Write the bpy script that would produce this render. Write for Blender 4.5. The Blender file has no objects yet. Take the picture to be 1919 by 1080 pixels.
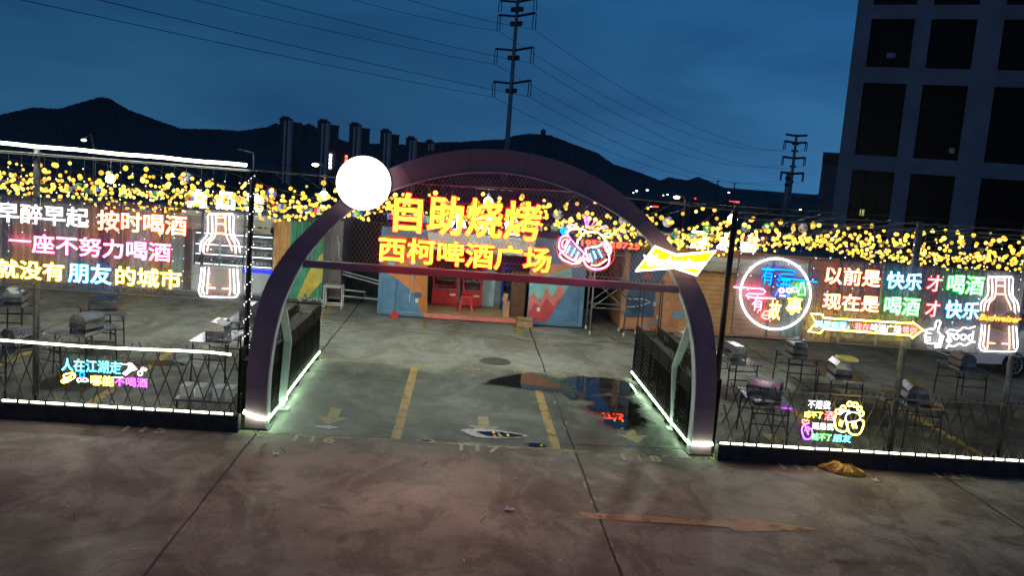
import bpy, math, random
from mathutils import Vector, Matrix
from mathutils.geometry import tessellate_polygon
random.seed(7)
S = bpy.context.scene
COL = S.collection
R = math.radians

# ------------------------------------------------------------------ camera, world, exposure
FPX, PITCH, ROLL, YAW = 1659.7, 0.1342, 0.0765, 0.0584
CAM = Vector((0.841, -13.172, 4.284))
fwd = Vector((math.sin(YAW) * math.cos(PITCH), math.cos(YAW) * math.cos(PITCH), -math.sin(PITCH)))
rt0 = Vector((math.cos(YAW), -math.sin(YAW), 0))
up0 = rt0.cross(fwd)
RT = rt0 * math.cos(ROLL) + up0 * math.sin(ROLL)
UP = -rt0 * math.sin(ROLL) + up0 * math.cos(ROLL)
cd = bpy.data.cameras.new('camera')
cam = bpy.data.objects.new('camera', cd)
COL.objects.link(cam)
M3 = Matrix((RT, UP, -fwd)).transposed()
cam.matrix_world = Matrix.Translation(CAM) @ M3.to_4x4()
cd.sensor_width = 36
cd.lens = FPX / 1919 * 36
cd.clip_start = 0.1
cd.clip_end = 20000
S.camera = cam

W = bpy.data.worlds.new('World')
S.world = W
W.use_nodes = True
wn, wl = W.node_tree.nodes, W.node_tree.links
wn.clear()
wo = wn.new('ShaderNodeOutputWorld')
bg = wn.new('ShaderNodeBackground')
sky = wn.new('ShaderNodeTexSky')
sky.sky_type = 'NISHITA'
sky.sun_disc = False
sky.sun_elevation = R(-4.0)
sky.sun_rotation = R(40)
tc = wn.new('ShaderNodeTexCoord')
sep = wn.new('ShaderNodeSeparateXYZ')
wl.new(tc.outputs['Generated'], sep.inputs[0])
# evening cloud layer: broad soft bands, stretched along the horizon
mp = wn.new('ShaderNodeMapping')
mp.inputs['Scale'].default_value = (1.6, 1.6, 6.5)
wl.new(tc.outputs['Generated'], mp.inputs[0])
nz = wn.new('ShaderNodeTexNoise')
nz.inputs['Scale'].default_value = 1.5
nz.inputs['Detail'].default_value = 5
nz.inputs['Roughness'].default_value = 0.5
nz.inputs['Distortion'].default_value = 0.5
wl.new(mp.outputs[0], nz.inputs[0])
cr = wn.new('ShaderNodeValToRGB')
cr.color_ramp.elements[0].position = 0.36
cr.color_ramp.elements[0].color = (0.66, 0.70, 0.78, 1)
cr.color_ramp.elements[1].position = 0.66
cr.color_ramp.elements[1].color = (1.16, 1.14, 1.08, 1)
wl.new(nz.outputs[0], cr.inputs[0])
# dusk gradient from the pale horizon up to deep blue
gr = wn.new('ShaderNodeValToRGB')
e = gr.color_ramp.elements
e[0].position, e[0].color = 0.0, (0.029, 0.122, 0.262, 1)
e[1].position, e[1].color = 1.0, (0.006, 0.026, 0.075, 1)
for p, c in ((0.06, (0.020, 0.100, 0.225, 1)), (0.17, (0.0115, 0.074, 0.190, 1)), (0.40, (0.008, 0.052, 0.145, 1))):
    n = e.new(p)
    n.color = c
wl.new(sep.outputs[2], gr.inputs[0])
mul = wn.new('ShaderNodeMix')
mul.data_type = 'RGBA'
mul.blend_type = 'MULTIPLY'
mul.inputs[0].default_value = 1
wl.new(gr.outputs[0], mul.inputs[6])
wl.new(cr.outputs[0], mul.inputs[7])
add = wn.new('ShaderNodeMix')
add.data_type = 'RGBA'
add.blend_type = 'ADD'
add.inputs[0].default_value = 0.015
az = wn.new('ShaderNodeMapRange')     # the west (right) keeps more afterglow
az.inputs[1].default_value, az.inputs[2].default_value = -0.15, 0.42
az.inputs[3].default_value, az.inputs[4].default_value = 0.84, 1.42
wl.new(sep.outputs[0], az.inputs[0])
mul2 = wn.new('ShaderNodeMix')
mul2.data_type = 'RGBA'
mul2.blend_type = 'MULTIPLY'
mul2.inputs[0].default_value = 1
wl.new(mul.outputs[2], mul2.inputs[6])
wl.new(az.outputs[0], mul2.inputs[7])
wl.new(mul2.outputs[2], add.inputs[6])
wl.new(sky.outputs[0], add.inputs[7])
wl.new(add.outputs[2], bg.inputs[0])
bg.inputs[1].default_value = 1.0
wl.new(bg.outputs[0], wo.inputs[0])
filld = bpy.data.lights.new('dusk_fill', 'SUN')  # weak wide fill lamp added behind the camera to brighten fronts and ground
filld.energy = 0.10
filld.angle = R(70)
filld.color = (1.0, .93, .84)
dusk_fill = bpy.data.objects.new('dusk_fill', filld)
COL.objects.link(dusk_fill)
dusk_fill.rotation_euler = (R(52), 0, R(-18))
S.view_settings.view_transform = 'Standard'
S.view_settings.look = 'None'
S.view_settings.exposure = 0.0
S.view_settings.gamma = 1.0
S.render.engine = 'CYCLES'
S.cycles.use_denoising = True
S.cycles.max_bounces = 7
S.cycles.transparent_max_bounces = 24
S.cycles.sample_clamp_indirect = 3
S.cycles.sample_clamp_direct = 12
S.cycles.use_light_tree = True
S.cycles.caustics_reflective = False
S.cycles.caustics_refractive = False

# ------------------------------------------------------------------ photo pixel -> world point on a known plane
def ray(px, py):
    return fwd + RT * ((px - 959.5) / FPX) - UP * ((py - 540) / FPX)
def onz(px, py, z=0.0):
    d = ray(px, py)
    return CAM + d * ((z - CAM.z) / d.z)
def ony(px, py, y):
    d = ray(px, py)
    return CAM + d * ((y - CAM.y) / d.y)
def far(px, py, dist):
    d = ray(px, py)
    return CAM + d * (dist / math.hypot(d.x, d.y))

# ------------------------------------------------------------------ materials
MATS = {}
def mat(name, col=(.5, .5, .5), rough=.6, metal=0.0, emit=None, es=0.0, var=0.12, scale=6.0, bump=0.0, spec=0.5, coord='Object', bscale=None):
    if name in MATS:
        return MATS[name]
    m = bpy.data.materials.new(name)
    MATS[name] = m
    m.use_nodes = True
    nt = m.node_tree
    b = nt.nodes['Principled BSDF']
    b.inputs['Base Color'].default_value = (*col, 1)
    b.inputs['Roughness'].default_value = rough
    b.inputs['Metallic'].default_value = metal
    b.inputs['Specular IOR Level'].default_value = spec
    if emit:
        b.inputs['Emission Color'].default_value = (*emit, 1)
        b.inputs['Emission Strength'].default_value = es
        return m
    t = nt.nodes.new('ShaderNodeTexCoord')
    n = nt.nodes.new('ShaderNodeTexNoise')
    n.inputs['Scale'].default_value = scale
    n.inputs['Detail'].default_value = 6
    n.inputs['Roughness'].default_value = .62
    nt.links.new(t.outputs[coord], n.inputs[0])
    r = nt.nodes.new('ShaderNodeValToRGB')
    r.color_ramp.elements[0].position = .3
    r.color_ramp.elements[1].position = .72
    r.color_ramp.elements[0].color = (*[max(0, c * (1 - var * 2)) for c in col], 1)
    r.color_ramp.elements[1].color = (*[min(1, c * (1 + var)) for c in col], 1)
    nt.links.new(n.outputs[0], r.inputs[0])
    nt.links.new(r.outputs[0], b.inputs['Base Color'])
    mr = nt.nodes.new('ShaderNodeMapRange')
    mr.inputs[3].default_value = max(.03, rough - .12)
    mr.inputs[4].default_value = min(1, rough + .12)
    nt.links.new(n.outputs[0], mr.inputs[0])
    nt.links.new(mr.outputs[0], b.inputs['Roughness'])
    if bump:
        bp = nt.nodes.new('ShaderNodeBump')
        bp.inputs['Strength'].default_value = bump
        bp.inputs['Distance'].default_value = .01
        n2 = nt.nodes.new('ShaderNodeTexNoise')
        n2.inputs['Scale'].default_value = bscale or scale * 4
        n2.inputs['Detail'].default_value = 4
        nt.links.new(t.outputs[coord], n2.inputs[0])
        nt.links.new(n2.outputs[0], bp.inputs['Height'])
        nt.links.new(bp.outputs[0], b.inputs['Normal'])
    return m

def glow(name, col, s):
    m = mat(name, (.03, .03, .03), .4, emit=col, es=s)
    return m

STEEL = lambda: mat('dull_steel', (.30, .31, .32), .42, .8, var=.25, scale=9)
DSTEEL = lambda: mat('dark_steel', (.035, .035, .04), .5, .5, var=.3)
STAINLESS = lambda: mat('stainless', (.56, .58, .60), .20, 1.0, var=.22, scale=4, bump=.03)
WHITEP = lambda: mat('white_paint', (.72, .74, .72), .5, var=.08)
BLACKW = lambda: mat('dark_timber', (.012, .010, .008), .8, var=.4, scale=14, bump=.2, spec=.1)
WIRE = lambda: mat('pale_wire', (.30, .30, .29), .6, var=.1)

# ------------------------------------------------------------------ mesh building
class MB:
    def __init__(s):
        s.v, s.f, s.m, s.k = [], [], [], 0
    def add(s, vs, fs):
        o = len(s.v)
        s.v += [tuple(v) for v in vs]
        for f in fs:
            s.f.append([o + i for i in f])
            s.m.append(s.k)
        return s
    def quad(s, a, b, c, d):
        return s.add([a, b, c, d], [(0, 1, 2, 3)])
    def box(s, c, d, rz=0.0, ry=0.0, rx=0.0):
        hx, hy, hz = d[0] / 2, d[1] / 2, d[2] / 2
        mt = Matrix.Rotation(rz, 3, 'Z') @ Matrix.Rotation(ry, 3, 'Y') @ Matrix.Rotation(rx, 3, 'X')
        vs = [Vector(c) + mt @ Vector((x, y, z)) for x in (-hx, hx) for y in (-hy, hy) for z in (-hz, hz)]
        return s.add(vs, [(0, 1, 3, 2), (4, 6, 7, 5), (0, 4, 5, 1), (2, 3, 7, 6), (0, 2, 6, 4), (1, 5, 7, 3)])
    def b2(s, lo, hi):
        return s.box([(lo[i] + hi[i]) / 2 for i in range(3)], [hi[i] - lo[i] for i in range(3)])
    def tube(s, pts, r, n=6, closed=False, r2=None):
        pts = [Vector(p) for p in pts]
        L = len(pts)
        if L < 2:
            return s
        rings = []
        ref = None
        for i, p in enumerate(pts):
            a = pts[i - 1] if (i > 0 or closed) else p
            b = pts[(i + 1) % L] if (i < L - 1 or closed) else p
            t = (b - a)
            t = t.normalized() if t.length > 1e-9 else Vector((0, 0, 1))
            if ref is None or abs(ref.dot(t)) > .95:
                ref = Vector((0, 0, 1)) if abs(t.z) < .9 else Vector((0, 1, 0))
            u = t.cross(ref).normalized()
            w = t.cross(u).normalized()
            ref = u.cross(t).normalized()
            rr = r if r2 is None else r + (r2 - r) * i / (L - 1)
            rings.append([p + (u * math.cos(2 * math.pi * k / n) + w * math.sin(2 * math.pi * k / n)) * rr for k in range(n)])
        vs = [q for g in rings for q in g]
        fs = []
        for i in range(L if closed else L - 1):
            j = (i + 1) % L
            for k in range(n):
                fs.append((i * n + k, i * n + (k + 1) % n, j * n + (k + 1) % n, j * n + k))
        if not closed:
            fs += [tuple(range(n - 1, -1, -1)), tuple((L - 1) * n + k for k in range(n))]
        return s.add(vs, fs)
    def bar(s, a, b, w, h=None):
        """square bar from a to b"""
        a, b = Vector(a), Vector(b)
        h = h or w
        t = (b - a).normalized()
        ref = Vector((0, 0, 1)) if abs(t.z) < .9 else Vector((0, 1, 0))
        u = t.cross(ref).normalized() * w / 2
        q = t.cross(u).normalized() * h / 2
        vs = [p + x * u + y * q for p in (a, b) for x, y in ((-1, -1), (1, -1), (1, 1), (-1, 1))]
        return s.add(vs, [(3, 2, 1, 0), (4, 5, 6, 7), (0, 1, 5, 4), (1, 2, 6, 5), (2, 3, 7, 6), (3, 0, 4, 7)])
    def poly(s, pts):
        """flat polygon, triangulated"""
        pts = [Vector(p) for p in pts]
        return s.add(pts, [tuple(t) for t in tessellate_polygon([pts])])
    def prism(s, pts, d):
        """polygon pushed along vector d (closed solid)"""
        pts = [Vector(p) for p in pts]
        d = Vector(d)
        n = len(pts)
        tr = [tuple(t) for t in tessellate_polygon([pts])]
        fs = tr + [tuple(n + i for i in reversed(t)) for t in tr]
        fs += [(i, (i + 1) % n, n + (i + 1) % n, n + i) for i in range(n)]
        return s.add(pts + [p + d for p in pts], fs)
    def sphere(s, c, r, nu=10, nv=6, sq=(1, 1, 1)):
        c = Vector(c)
        vs = [c + Vector((0, 0, r * sq[2]))]
        for j in range(1, nv):
            a = math.pi * j / nv
            for i in range(nu):
                b = 2 * math.pi * i / nu
                vs.append(c + Vector((r * sq[0] * math.sin(a) * math.cos(b), r * sq[1] * math.sin(a) * math.sin(b), r * sq[2] * math.cos(a))))
        vs.append(c - Vector((0, 0, r * sq[2])))
        fs = [(0, 1 + i, 1 + (i + 1) % nu) for i in range(nu)]
        for j in range(nv - 2):
            for i in range(nu):
                a = 1 + j * nu
                fs.append((a + i, a + nu + i, a + nu + (i + 1) % nu, a + (i + 1) % nu))
        a = 1 + (nv - 2) * nu
        fs += [(a + i, len(vs) - 1, a + (i + 1) % nu) for i in range(nu)]
        return s.add(vs, fs)
    def build(s, name, mats, parent=None, smooth=False):
        me = bpy.data.meshes.new(name)
        off = Vector(parent.location) if parent is not None and parent.get('_world') else Vector((0, 0, 0))
        if parent is not None and parent.parent is not None and parent.get('_world') is None and parent.get('_off'):
            off = Vector(parent['_off'])
        me.from_pydata([(v[0] - off.x, v[1] - off.y, v[2] - off.z) for v in s.v], [], s.f)
        if not isinstance(mats, (list, tuple)):
            mats = [mats]
        for m in mats:
            me.materials.append(m)
        me.polygons.foreach_set('material_index', s.m)
        if smooth:
            me.polygons.foreach_set('use_smooth', [True] * len(s.f))
        me.update()
        o = bpy.data.objects.new(name, me)
        COL.objects.link(o)
        if parent is not None:
            o.parent = parent
            if off.length:
                o['_off'] = off
        return o

def tag(o, label, cat, group=None, kind=None):
    o['label'] = label
    o['category'] = cat
    if group:
        o['group'] = group
    if kind:
        o['kind'] = kind
    return o
def thing(name, label, cat, loc=(0, 0, 0), rz=0.0, group=None, world=True):
    o = bpy.data.objects.new(name, None)
    o.empty_display_size = .2
    COL.objects.link(o)
    o.location = loc
    o.rotation_euler = (0, 0, rz)
    tag(o, label, cat, group)
    if world:
        o['_world'] = 1
    return o
def struct(o):
    o['kind'] = 'structure'
    return o
def copy_tree(o, parent=None):
    c = o.copy()
    COL.objects.link(c)
    c.parent = parent
    for ch in list(o.children):
        copy_tree(ch, c)
    return c

# ------------------------------------------------------------------ lettering
_tc = {}
def glyphs(text, size=1.0, off=0.0, sp=1.0):
    """(vertices, faces, bbox) of a line of text lying in XY"""
    key = (text, size, off, sp)
    if key in _tc:
        return _tc[key]
    cu = bpy.data.curves.new('lettering', 'FONT')
    cu.body = text
    cu.size = size
    cu.offset = off
    cu.space_character = sp
    cu.resolution_u = 3
    o = bpy.data.objects.new('lettering', cu)
    COL.objects.link(o)
    dg = bpy.context.evaluated_depsgraph_get()
    dg.update()
    me = bpy.data.meshes.new_from_object(o.evaluated_get(dg))
    vs = [(v.co.x, v.co.y) for v in me.vertices]
    fs = [tuple(p.vertices) for p in me.polygons]
    bpy.data.objects.remove(o)
    bpy.data.meshes.remove(me)
    bb = (min(v[0] for v in vs), max(v[0] for v in vs), min(v[1] for v in vs), max(v[1] for v in vs))
    _tc[key] = (vs, fs, bb)
    return _tc[key]
def put_text(mb, text, p0, p1, y, off=0.0, depth=0.0, shear=0.0, ref=None):
    """fit the line into the upright box (x0,z0)-(x1,z1) on plane y, facing -y; off thickens the strokes"""
    vs, fs, bb = glyphs(text, 1.0, 0)
    q_ = ref or 0.0
    bb = (bb[0] - q_, bb[1] + q_, bb[2] - q_, bb[3] + q_)
    (x0, z0), (x1, z1) = p0, p1
    sx = (x1 - x0) / (bb[1] - bb[0])
    sz = (z1 - z0) / (bb[3] - bb[2])
    pts = [(x0 + (v[0] - bb[0]) * sx + shear * (v[1] - bb[2]) * sz, y, z0 + (v[1] - bb[2]) * sz) for v in vs]
    mb.add(pts, [tuple(f) for f in fs])
    if off:
        cnt = set()
        for f in fs:
            for i in range(len(f)):
                cnt.add((f[i], f[(i + 1) % len(f)]))
        R_ = off * (abs(sx) + abs(sz)) / 2
        for a, b in cnt:
            if (b, a) in cnt:
                continue
            A, B = Vector((pts[a][0], pts[a][2])), Vector((pts[b][0], pts[b][2]))
            d = B - A
            if d.length < 1e-6:
                continue
            d.normalize()
            n = Vector((-d.y, d.x)) * R_
            d = d * R_ * .75
            yj = y - random.uniform(.0002, .0012)
            for y_ in ((yj, y + depth) if depth else (yj,)):
                mb.quad(*[(q.x, y_, q.y) for q in (A - d - n, B + d - n, B + d + n, A - d + n)])
            if depth:
                for u, v in ((A - d - n, B + d - n), (B + d + n, A - d + n)):
                    mb.quad((u.x, y, u.y), (v.x, y, v.y), (v.x, y + depth, v.y), (u.x, y + depth, u.y))
    if depth and not off:
        mb.add([(p[0], y + depth, p[2]) for p in pts], [tuple(reversed(f)) for f in fs])
        cnt = {}
        for f in fs:
            for i in range(len(f)):
                a, b = f[i], f[(i + 1) % len(f)]
                cnt[(a, b)] = 1
        o = len(mb.v)
        side = [k for k in cnt if (k[1], k[0]) not in cnt]
        for a, b in side:
            A, B = pts[a], pts[b]
            mb.quad(A, (A[0], y + depth, A[2]), (B[0], y + depth, B[2]), B)
def neon_text(parent, name, text, pa, pb, y, core, halo, off=.011, hoff=.034, body=.012):
    """neon row: glowing tube strokes on a wider coloured backing; pa/pb photo pixels of its lower-left and upper-right"""
    a, b = ony(*pa, y), ony(*pb, y)
    mb = MB()
    put_text(mb, text, (a.x, a.z), (b.x, b.z), y, off, ref=off)
    mb.k = 1
    put_text(mb, text, (a.x, a.z), (b.x, b.z), y + body, hoff, ref=off)
    return mb.build(name, [core, halo], parent)
def P(pts, y):
    return [ony(p[0], p[1], y) for p in pts]
def smooth_pts(pts, n=4, closed=False):
    out = []
    L = len(pts)
    rng = range(L if closed else L - 1)
    for i in rng:
        p0 = pts[(i - 1) % L] if (closed or i > 0) else pts[i]
        p1, p2 = pts[i], pts[(i + 1) % L]
        p3 = pts[(i + 2) % L] if (closed or i + 2 < L) else p2
        for k in range(n):
            t = k / n
            out.append(tuple(.5 * ((2 * p1[j]) + (-p0[j] + p2[j]) * t + (2 * p0[j] - 5 * p1[j] + 4 * p2[j] - p3[j]) * t * t + (-p0[j] + 3 * p1[j] - 3 * p2[j] + p3[j]) * t ** 3) for j in range(len(p1))))
    if not closed:
        out.append(tuple(pts[-1]))
    return out

# ================================================================== SETTING: ground
def concrete(name, tint, r_dry, r_wet, groove, damp=False):
    m = bpy.data.materials.new(name)
    m.use_nodes = True
    nt = m.node_tree
    N, L = nt.nodes.new, nt.links.new
    b = nt.nodes['Principled BSDF']
    t = N('ShaderNodeTexCoord')
    def noise(sc, det=6, ro=.6, mapscale=None, dist=0.0):
        n = N('ShaderNodeTexNoise')
        n.inputs['Scale'].default_value = sc
        n.inputs['Detail'].default_value = det
        n.inputs['Roughness'].default_value = ro
        n.inputs['Distortion'].default_value = dist
        if mapscale:
            q = N('ShaderNodeMapping')
            q.inputs['Scale'].default_value = mapscale
            L(t.outputs['Object'], q.inputs[0])
            L(q.outputs[0], n.inputs[0])
        else:
            L(t.outputs['Object'], n.inputs[0])
        return n
    def ramp(src, stops):
        r = N('ShaderNodeValToRGB')
        e = r.color_ramp.elements
        e[0].position, e[0].color = stops[0][0], (*stops[0][1], 1)
        e[1].position, e[1].color = stops[-1][0], (*stops[-1][1], 1)
        for p, c in stops[1:-1]:
            k = e.new(p)
            k.color = (*c, 1)
        L(src, r.inputs[0])
        return r
    def mixm(a, bb, bl='MULTIPLY', f=1.0):
        x = N('ShaderNodeMix')
        x.data_type = 'RGBA'
        x.blend_type = bl
        if isinstance(f, float):
            x.inputs[0].default_value = f
        else:
            L(f, x.inputs[0])
        L(a, x.inputs[6])
        L(bb, x.inputs[7])
        return x.outputs[2]
    big = ramp(noise(.42, 5, .62, (1, .8, 1), .6).outputs[0], [(.30, (.165, .155, .142)), (.5, (.225, .215, .198)), (.72, (.285, .275, .255))])
    mid = ramp(noise(2.2, 8, .7, (1, 1, 1), .4).outputs[0], [(.34, (.62, .60, .58)), (.50, (1, 1, 1)), (.72, (1.16, 1.16, 1.14))])
    fine = ramp(noise(22, 8, .8).outputs[0], [(.30, (.52, .52, .52)), (.5, (.98, .98, .98)), (.72, (1.22, 1.22, 1.2))])
    stain = ramp(noise(.95, 7, .66, (1, .65, 1), 1.2).outputs[0], [(.49, (1, 1, 1)), (.53, (.72, .69, .67)), (.64, (.54, .51, .49))])
    scuff = ramp(noise(1.6, 6, .72, (.45, 2.6, 1), .5).outputs[0], [(.52, (1, 1, 1)), (.70, (1.16, 1.16, 1.14))])
    c = mixm(big.outputs[0], mid.outputs[0])
    c = mixm(c, fine.outputs[0])
    c = mixm(c, stain.outputs[0])
    c = mixm(c, scuff.outputs[0])
    tn_ = N('ShaderNodeRGB')
    tn_.outputs[0].default_value = (*tint, 1)
    c = mixm(c, tn_.outputs[0])
    L(c, b.inputs['Base Color'])
    if damp:
        # the bays by the gate hold water: a darker, greener damp zone with a ragged edge
        sp = N('ShaderNodeSeparateXYZ')
        L(t.outputs['Object'], sp.inputs[0])
        dn = noise(.9, 7, .68, (.8, 1, 1), .6)
        md = N('ShaderNodeMath')
        md.operation = 'MULTIPLY_ADD'
        md.inputs[1].default_value = 4.2
        L(dn.outputs[0], md.inputs[0])
        L(sp.outputs[1], md.inputs[2])
        dr = N('ShaderNodeMapRange')
        dr.inputs[1].default_value, dr.inputs[2].default_value = 6.6, 8.0
        dr.inputs[3].default_value, dr.inputs[4].default_value = 1, 0
        L(md.outputs[0], dr.inputs[0])
        blot = ramp(noise(1.5, 8, .7, (1, .8, 1), .8).outputs[0], [(.38, (.10, .12, .10)), (.49, (.22, .255, .22)), (.58, (.42, .46, .43)), (.68, (.72, .74, .70))])
        c = mixm(c, blot.outputs[0], 'MULTIPLY', dr.outputs[0])
        L(c, b.inputs['Base Color'])
    # damp areas are smoother
    wet = noise(.55, 6, .62, (1, .7, 1), .8)
    rr = N('ShaderNodeMapRange')
    rr.inputs[1].default_value = .42
    rr.inputs[2].default_value = .62
    rr.inputs[3].default_value = r_dry
    rr.inputs[4].default_value = r_wet
    L(wet.outputs[0], rr.inputs[0])
    L(rr.outputs[0], b.inputs['Roughness'])
    # broomed grooves running away from the viewer, plus grit
    wv = N('ShaderNodeTexWave')
    wv.wave_type = 'BANDS'
    wv.bands_direction = 'X'
    wv.inputs['Scale'].default_value = 7.0
    wv.inputs['Distortion'].default_value = .6
    wv.inputs['Detail'].default_value = 2
    L(t.outputs['Object'], wv.inputs[0])
    gm = ramp(noise(.6, 3).outputs[0], [(.45, (0, 0, 0)), (.6, (1, 1, 1))])
    wvm = mixm(wv.outputs[0], gm.outputs[0])
    g = noise(60, 4, .7)
    sm = N('ShaderNodeMath')
    sm.operation = 'MULTIPLY_ADD'
    sm.inputs[1].default_value = groove
    L(wvm, sm.inputs[0])
    L(g.outputs[0], sm.inputs[2])
    bp = N('ShaderNodeBump')
    bp.inputs['Strength'].default_value = .35
    bp.inputs['Distance'].default_value = .006
    L(sm.outputs[0], bp.inputs['Height'])
    L(bp.outputs[0], b.inputs['Normal'])
    b.inputs['Specular IOR Level'].default_value = .4
    return m

g = MB()
g.quad((-70, -60, 0), (90, -60, 0), (90, 45, 0), (-70, 45, 0))
struct(g.build('ground', concrete('yard_concrete', (1.02, 1.08, 1.02), .72, .34, .25, True)))
g = MB()
g.quad((-70, -60, .0015), (90, -60, .0015), (90, .02, .0015), (-70, .02, .0015))
struct(g.build('road', concrete('road_concrete', (.87, .81, .735), .90, .66, 1.3)))
tm = mat('far_land', (.030, .036, .034), .95, var=.5, scale=.02)
t = MB()
ringz = []
NA = 72
for (rad, z) in ((110, -12), (200, -26), (900, -34), (6000, -40), (15000, -45)):
    ringz.append([(10 + rad * math.cos(2 * math.pi * i / NA), rad * math.sin(2 * math.pi * i / NA), z) for i in range(NA)])
vs = [p for r_ in ringz for p in r_]
fs = []
for j in range(len(ringz) - 1):
    for i in range(NA):
        fs.append((j * NA + i, j * NA + (i + 1) % NA, (j + 1) * NA + (i + 1) % NA, (j + 1) * NA + i))
fs.append(tuple(range(NA - 1, -1, -1)))
t.add(vs, fs)
struct(t.build('terrain', tm))

# joints cut in the slab
def ribbon(pts, w, z, wob=.0):
    mb = MB()
    L, Rr = [], []
    for i, p in enumerate(pts):
        a = Vector(pts[max(0, i - 1)])
        b = Vector(pts[min(len(pts) - 1, i + 1)])
        d = (b - a).normalized()
        n = Vector((-d.y, d.x, 0))
        c = Vector((p[0], p[1], z)) + n * random.uniform(-wob, wob)
        ww = w * random.uniform(.7, 1.3) if wob else w
        L.append(c + n * ww / 2)
        Rr.append(c - n * ww / 2)
    for i in range(len(pts) - 1):
        mb.quad(L[i], L[i + 1], Rr[i + 1], Rr[i])
    return mb
jm = mat('joint_dirt', (.012, .011, .010), .9, var=.4, scale=20)
def line_pts(a, b, n):
    return [(a[0] + (b[0] - a[0]) * i / n, a[1] + (b[1] - a[1]) * i / n) for i in range(n + 1)]
for a, b in (((-2.10, -12), (-2.10, 20)), ((2.787, -12), (2.787, 20)), ((8.62, -12), (8.62, 11)), ((-8.2, -12), (-8.2, 11)),
             ((-8, 4.32), (14, 3.78)), ((-2.6, .02), (5.2, .55)), ((-9, 9.2), (12, 8.4))):
    struct(ribbon(line_pts(a, b, 60), .034, .003, .012).build('pavement_joint', jm))

spall = mat('spalled_concrete', (.30, .28, .26), .9, var=.3, scale=25)
for k in range(46):
    jx = random.choice((-2.10, 2.787, 2.787, 8.62))
    y_ = random.uniform(-6, 9)
    w_ = random.uniform(.02, .07)
    sd = random.choice((-1, 1))
    q = [(jx + sd * (.02 + random.uniform(.2, 1) * w_ * math.sin(math.pi * i / 7)), y_ + random.uniform(.05, .16) * i / 3.5) for i in range(8)]
    o = MB()
    o.poly([(p[0], p[1], .0045) for p in q] + [(jx + sd * .018, q[-1][1], .0045), (jx + sd * .018, y_, .0045)])
    struct(o.build('concrete_spall', spall))
for a, b in (((-.6, -2.2), (-3.4, -4.1)), ((4.6, -1.2), (7.9, -4.2)), ((.4, 2.6), (1.9, 3.3)), ((-1.2, 7.2), (1.8, 6.4)), ((6.2, -.9), (8.4, -1.9))):
    n = 26
    pts = [(a[0] + (b[0] - a[0]) * i / n + random.uniform(-.03, .03), a[1] + (b[1] - a[1]) * i / n + random.uniform(-.03, .03)) for i in range(n + 1)]
    struct(ribbon(pts, .009, .0042, .004).build('pavement_crack', jm))

def worn_paint(name, col, wear=.47, sc=3.2):
    m = bpy.data.materials.new(name)
    m.use_nodes = True
    nt = m.node_tree
    b = nt.nodes['Principled BSDF']
    N, L = nt.nodes.new, nt.links.new
    t = N('ShaderNodeTexCoord')
    n = N('ShaderNodeTexNoise')
    n.inputs['Scale'].default_value = sc
    n.inputs['Detail'].default_value = 9
    n.inputs['Roughness'].default_value = .75
    L(t.outputs['Object'], n.inputs[0])
    r = N('ShaderNodeValToRGB')
    r.color_ramp.elements[0].position = wear - .12
    r.color_ramp.elements[0].color = (.15, .15, .15, 1)
    r.color_ramp.elements[1].position = wear + .05
    r.color_ramp.elements[1].color = (.92, .92, .92, 1)
    L(n.outputs[0], r.inputs[0])
    L(r.outputs[0], b.inputs['Alpha'])
    b.inputs['Base Color'].default_value = (*col, 1)
    b.inputs['Roughness'].default_value = .6
    return m
yel = worn_paint('worn_yellow_paint', (.40, .27, .075), .46)
faint = worn_paint('faint_yellow_paint', (.34, .26, .10), .54)
orange = worn_paint('worn_orange_paint', (.36, .21, .095), .47, 3.2)
numpaint = worn_paint('number_paint', (.46, .40, .22), .38, 6)
cream = worn_paint('worn_cream_paint', (.34, .29, .14), .44, 5)
def pline(a, b, w, m, z=.005):
    struct(ribbon(line_pts(a, b, 12), w, z).build('parking_line', m))
for k in range(-5, 6):
    x = 2.5 * k
    m_ = yel if k in (0, 1, -3, -2, 3, 4) else faint
    pline((x, .12), (x, 5.1), .15, m_)
for a, b, m_ in (((-14, 5.22), (15, 5.22), faint), ((-14, .06), (15, .06), faint), ((-14, 9.35), (16, 9.15), faint)):
    pline(a, b, .11, m_, .0075)
for k in range(-6, 7):
    pline((2.5 * k - .3 * (k < 0), 9.5), (2.5 * k - .3, 13.5), .13, yel if k % 2 else faint)
for i, n in enumerate(('114', '115', '116', '117', '118', '119', '120')):
    cx = -6.25 + 2.5 * i + .05
    vs, fs, bb = glyphs(n, 1.0, .028, 1.35)
    w_, h_ = .62, .30
    mb = MB()
    mb.add([(cx - w_ / 2 + (v[0] - bb[0]) / (bb[1] - bb[0]) * w_, -.25 + (v[1] - bb[2]) / (bb[3] - bb[2]) * h_, .010) for v in vs], [tuple(f) for f in fs])
    struct(mb.build('painted_number', numpaint))
def arrow(cx, cy, s, m, d):
    """d: unit direction of the arrow"""
    n = (-d[1], d[0])
    L = [(-.5, -.09), (.05, -.09), (.05, -.26), (.5, 0), (.05, .26), (.05, .09), (-.5, .09)]
    mb = MB()
    mb.poly([(cx + (a * d[0] + b * n[0]) * s, cy + (a * d[1] + b * n[1]) * s, .010) for a, b in L])
    struct(mb.build('painted_arrow', m))
for k in range(-3, 5):
    if k in (-1, 0, 1, 2, 3):
        arrow(-1.12 + 2.5 * k, 1.15, 1.0, cream, (0, -1))
mb = MB()
mb.poly([(2.55, -2.42, .010), (4.52, -2.47, .010), (4.45, -2.25, .010), (5.66, -2.57, .010), (4.50, -2.80, .010), (4.40, -2.66, .010), (2.66, -2.62, .010), (2.56, -2.52, .010)])
struct(mb.build('painted_arrow', orange))

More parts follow.
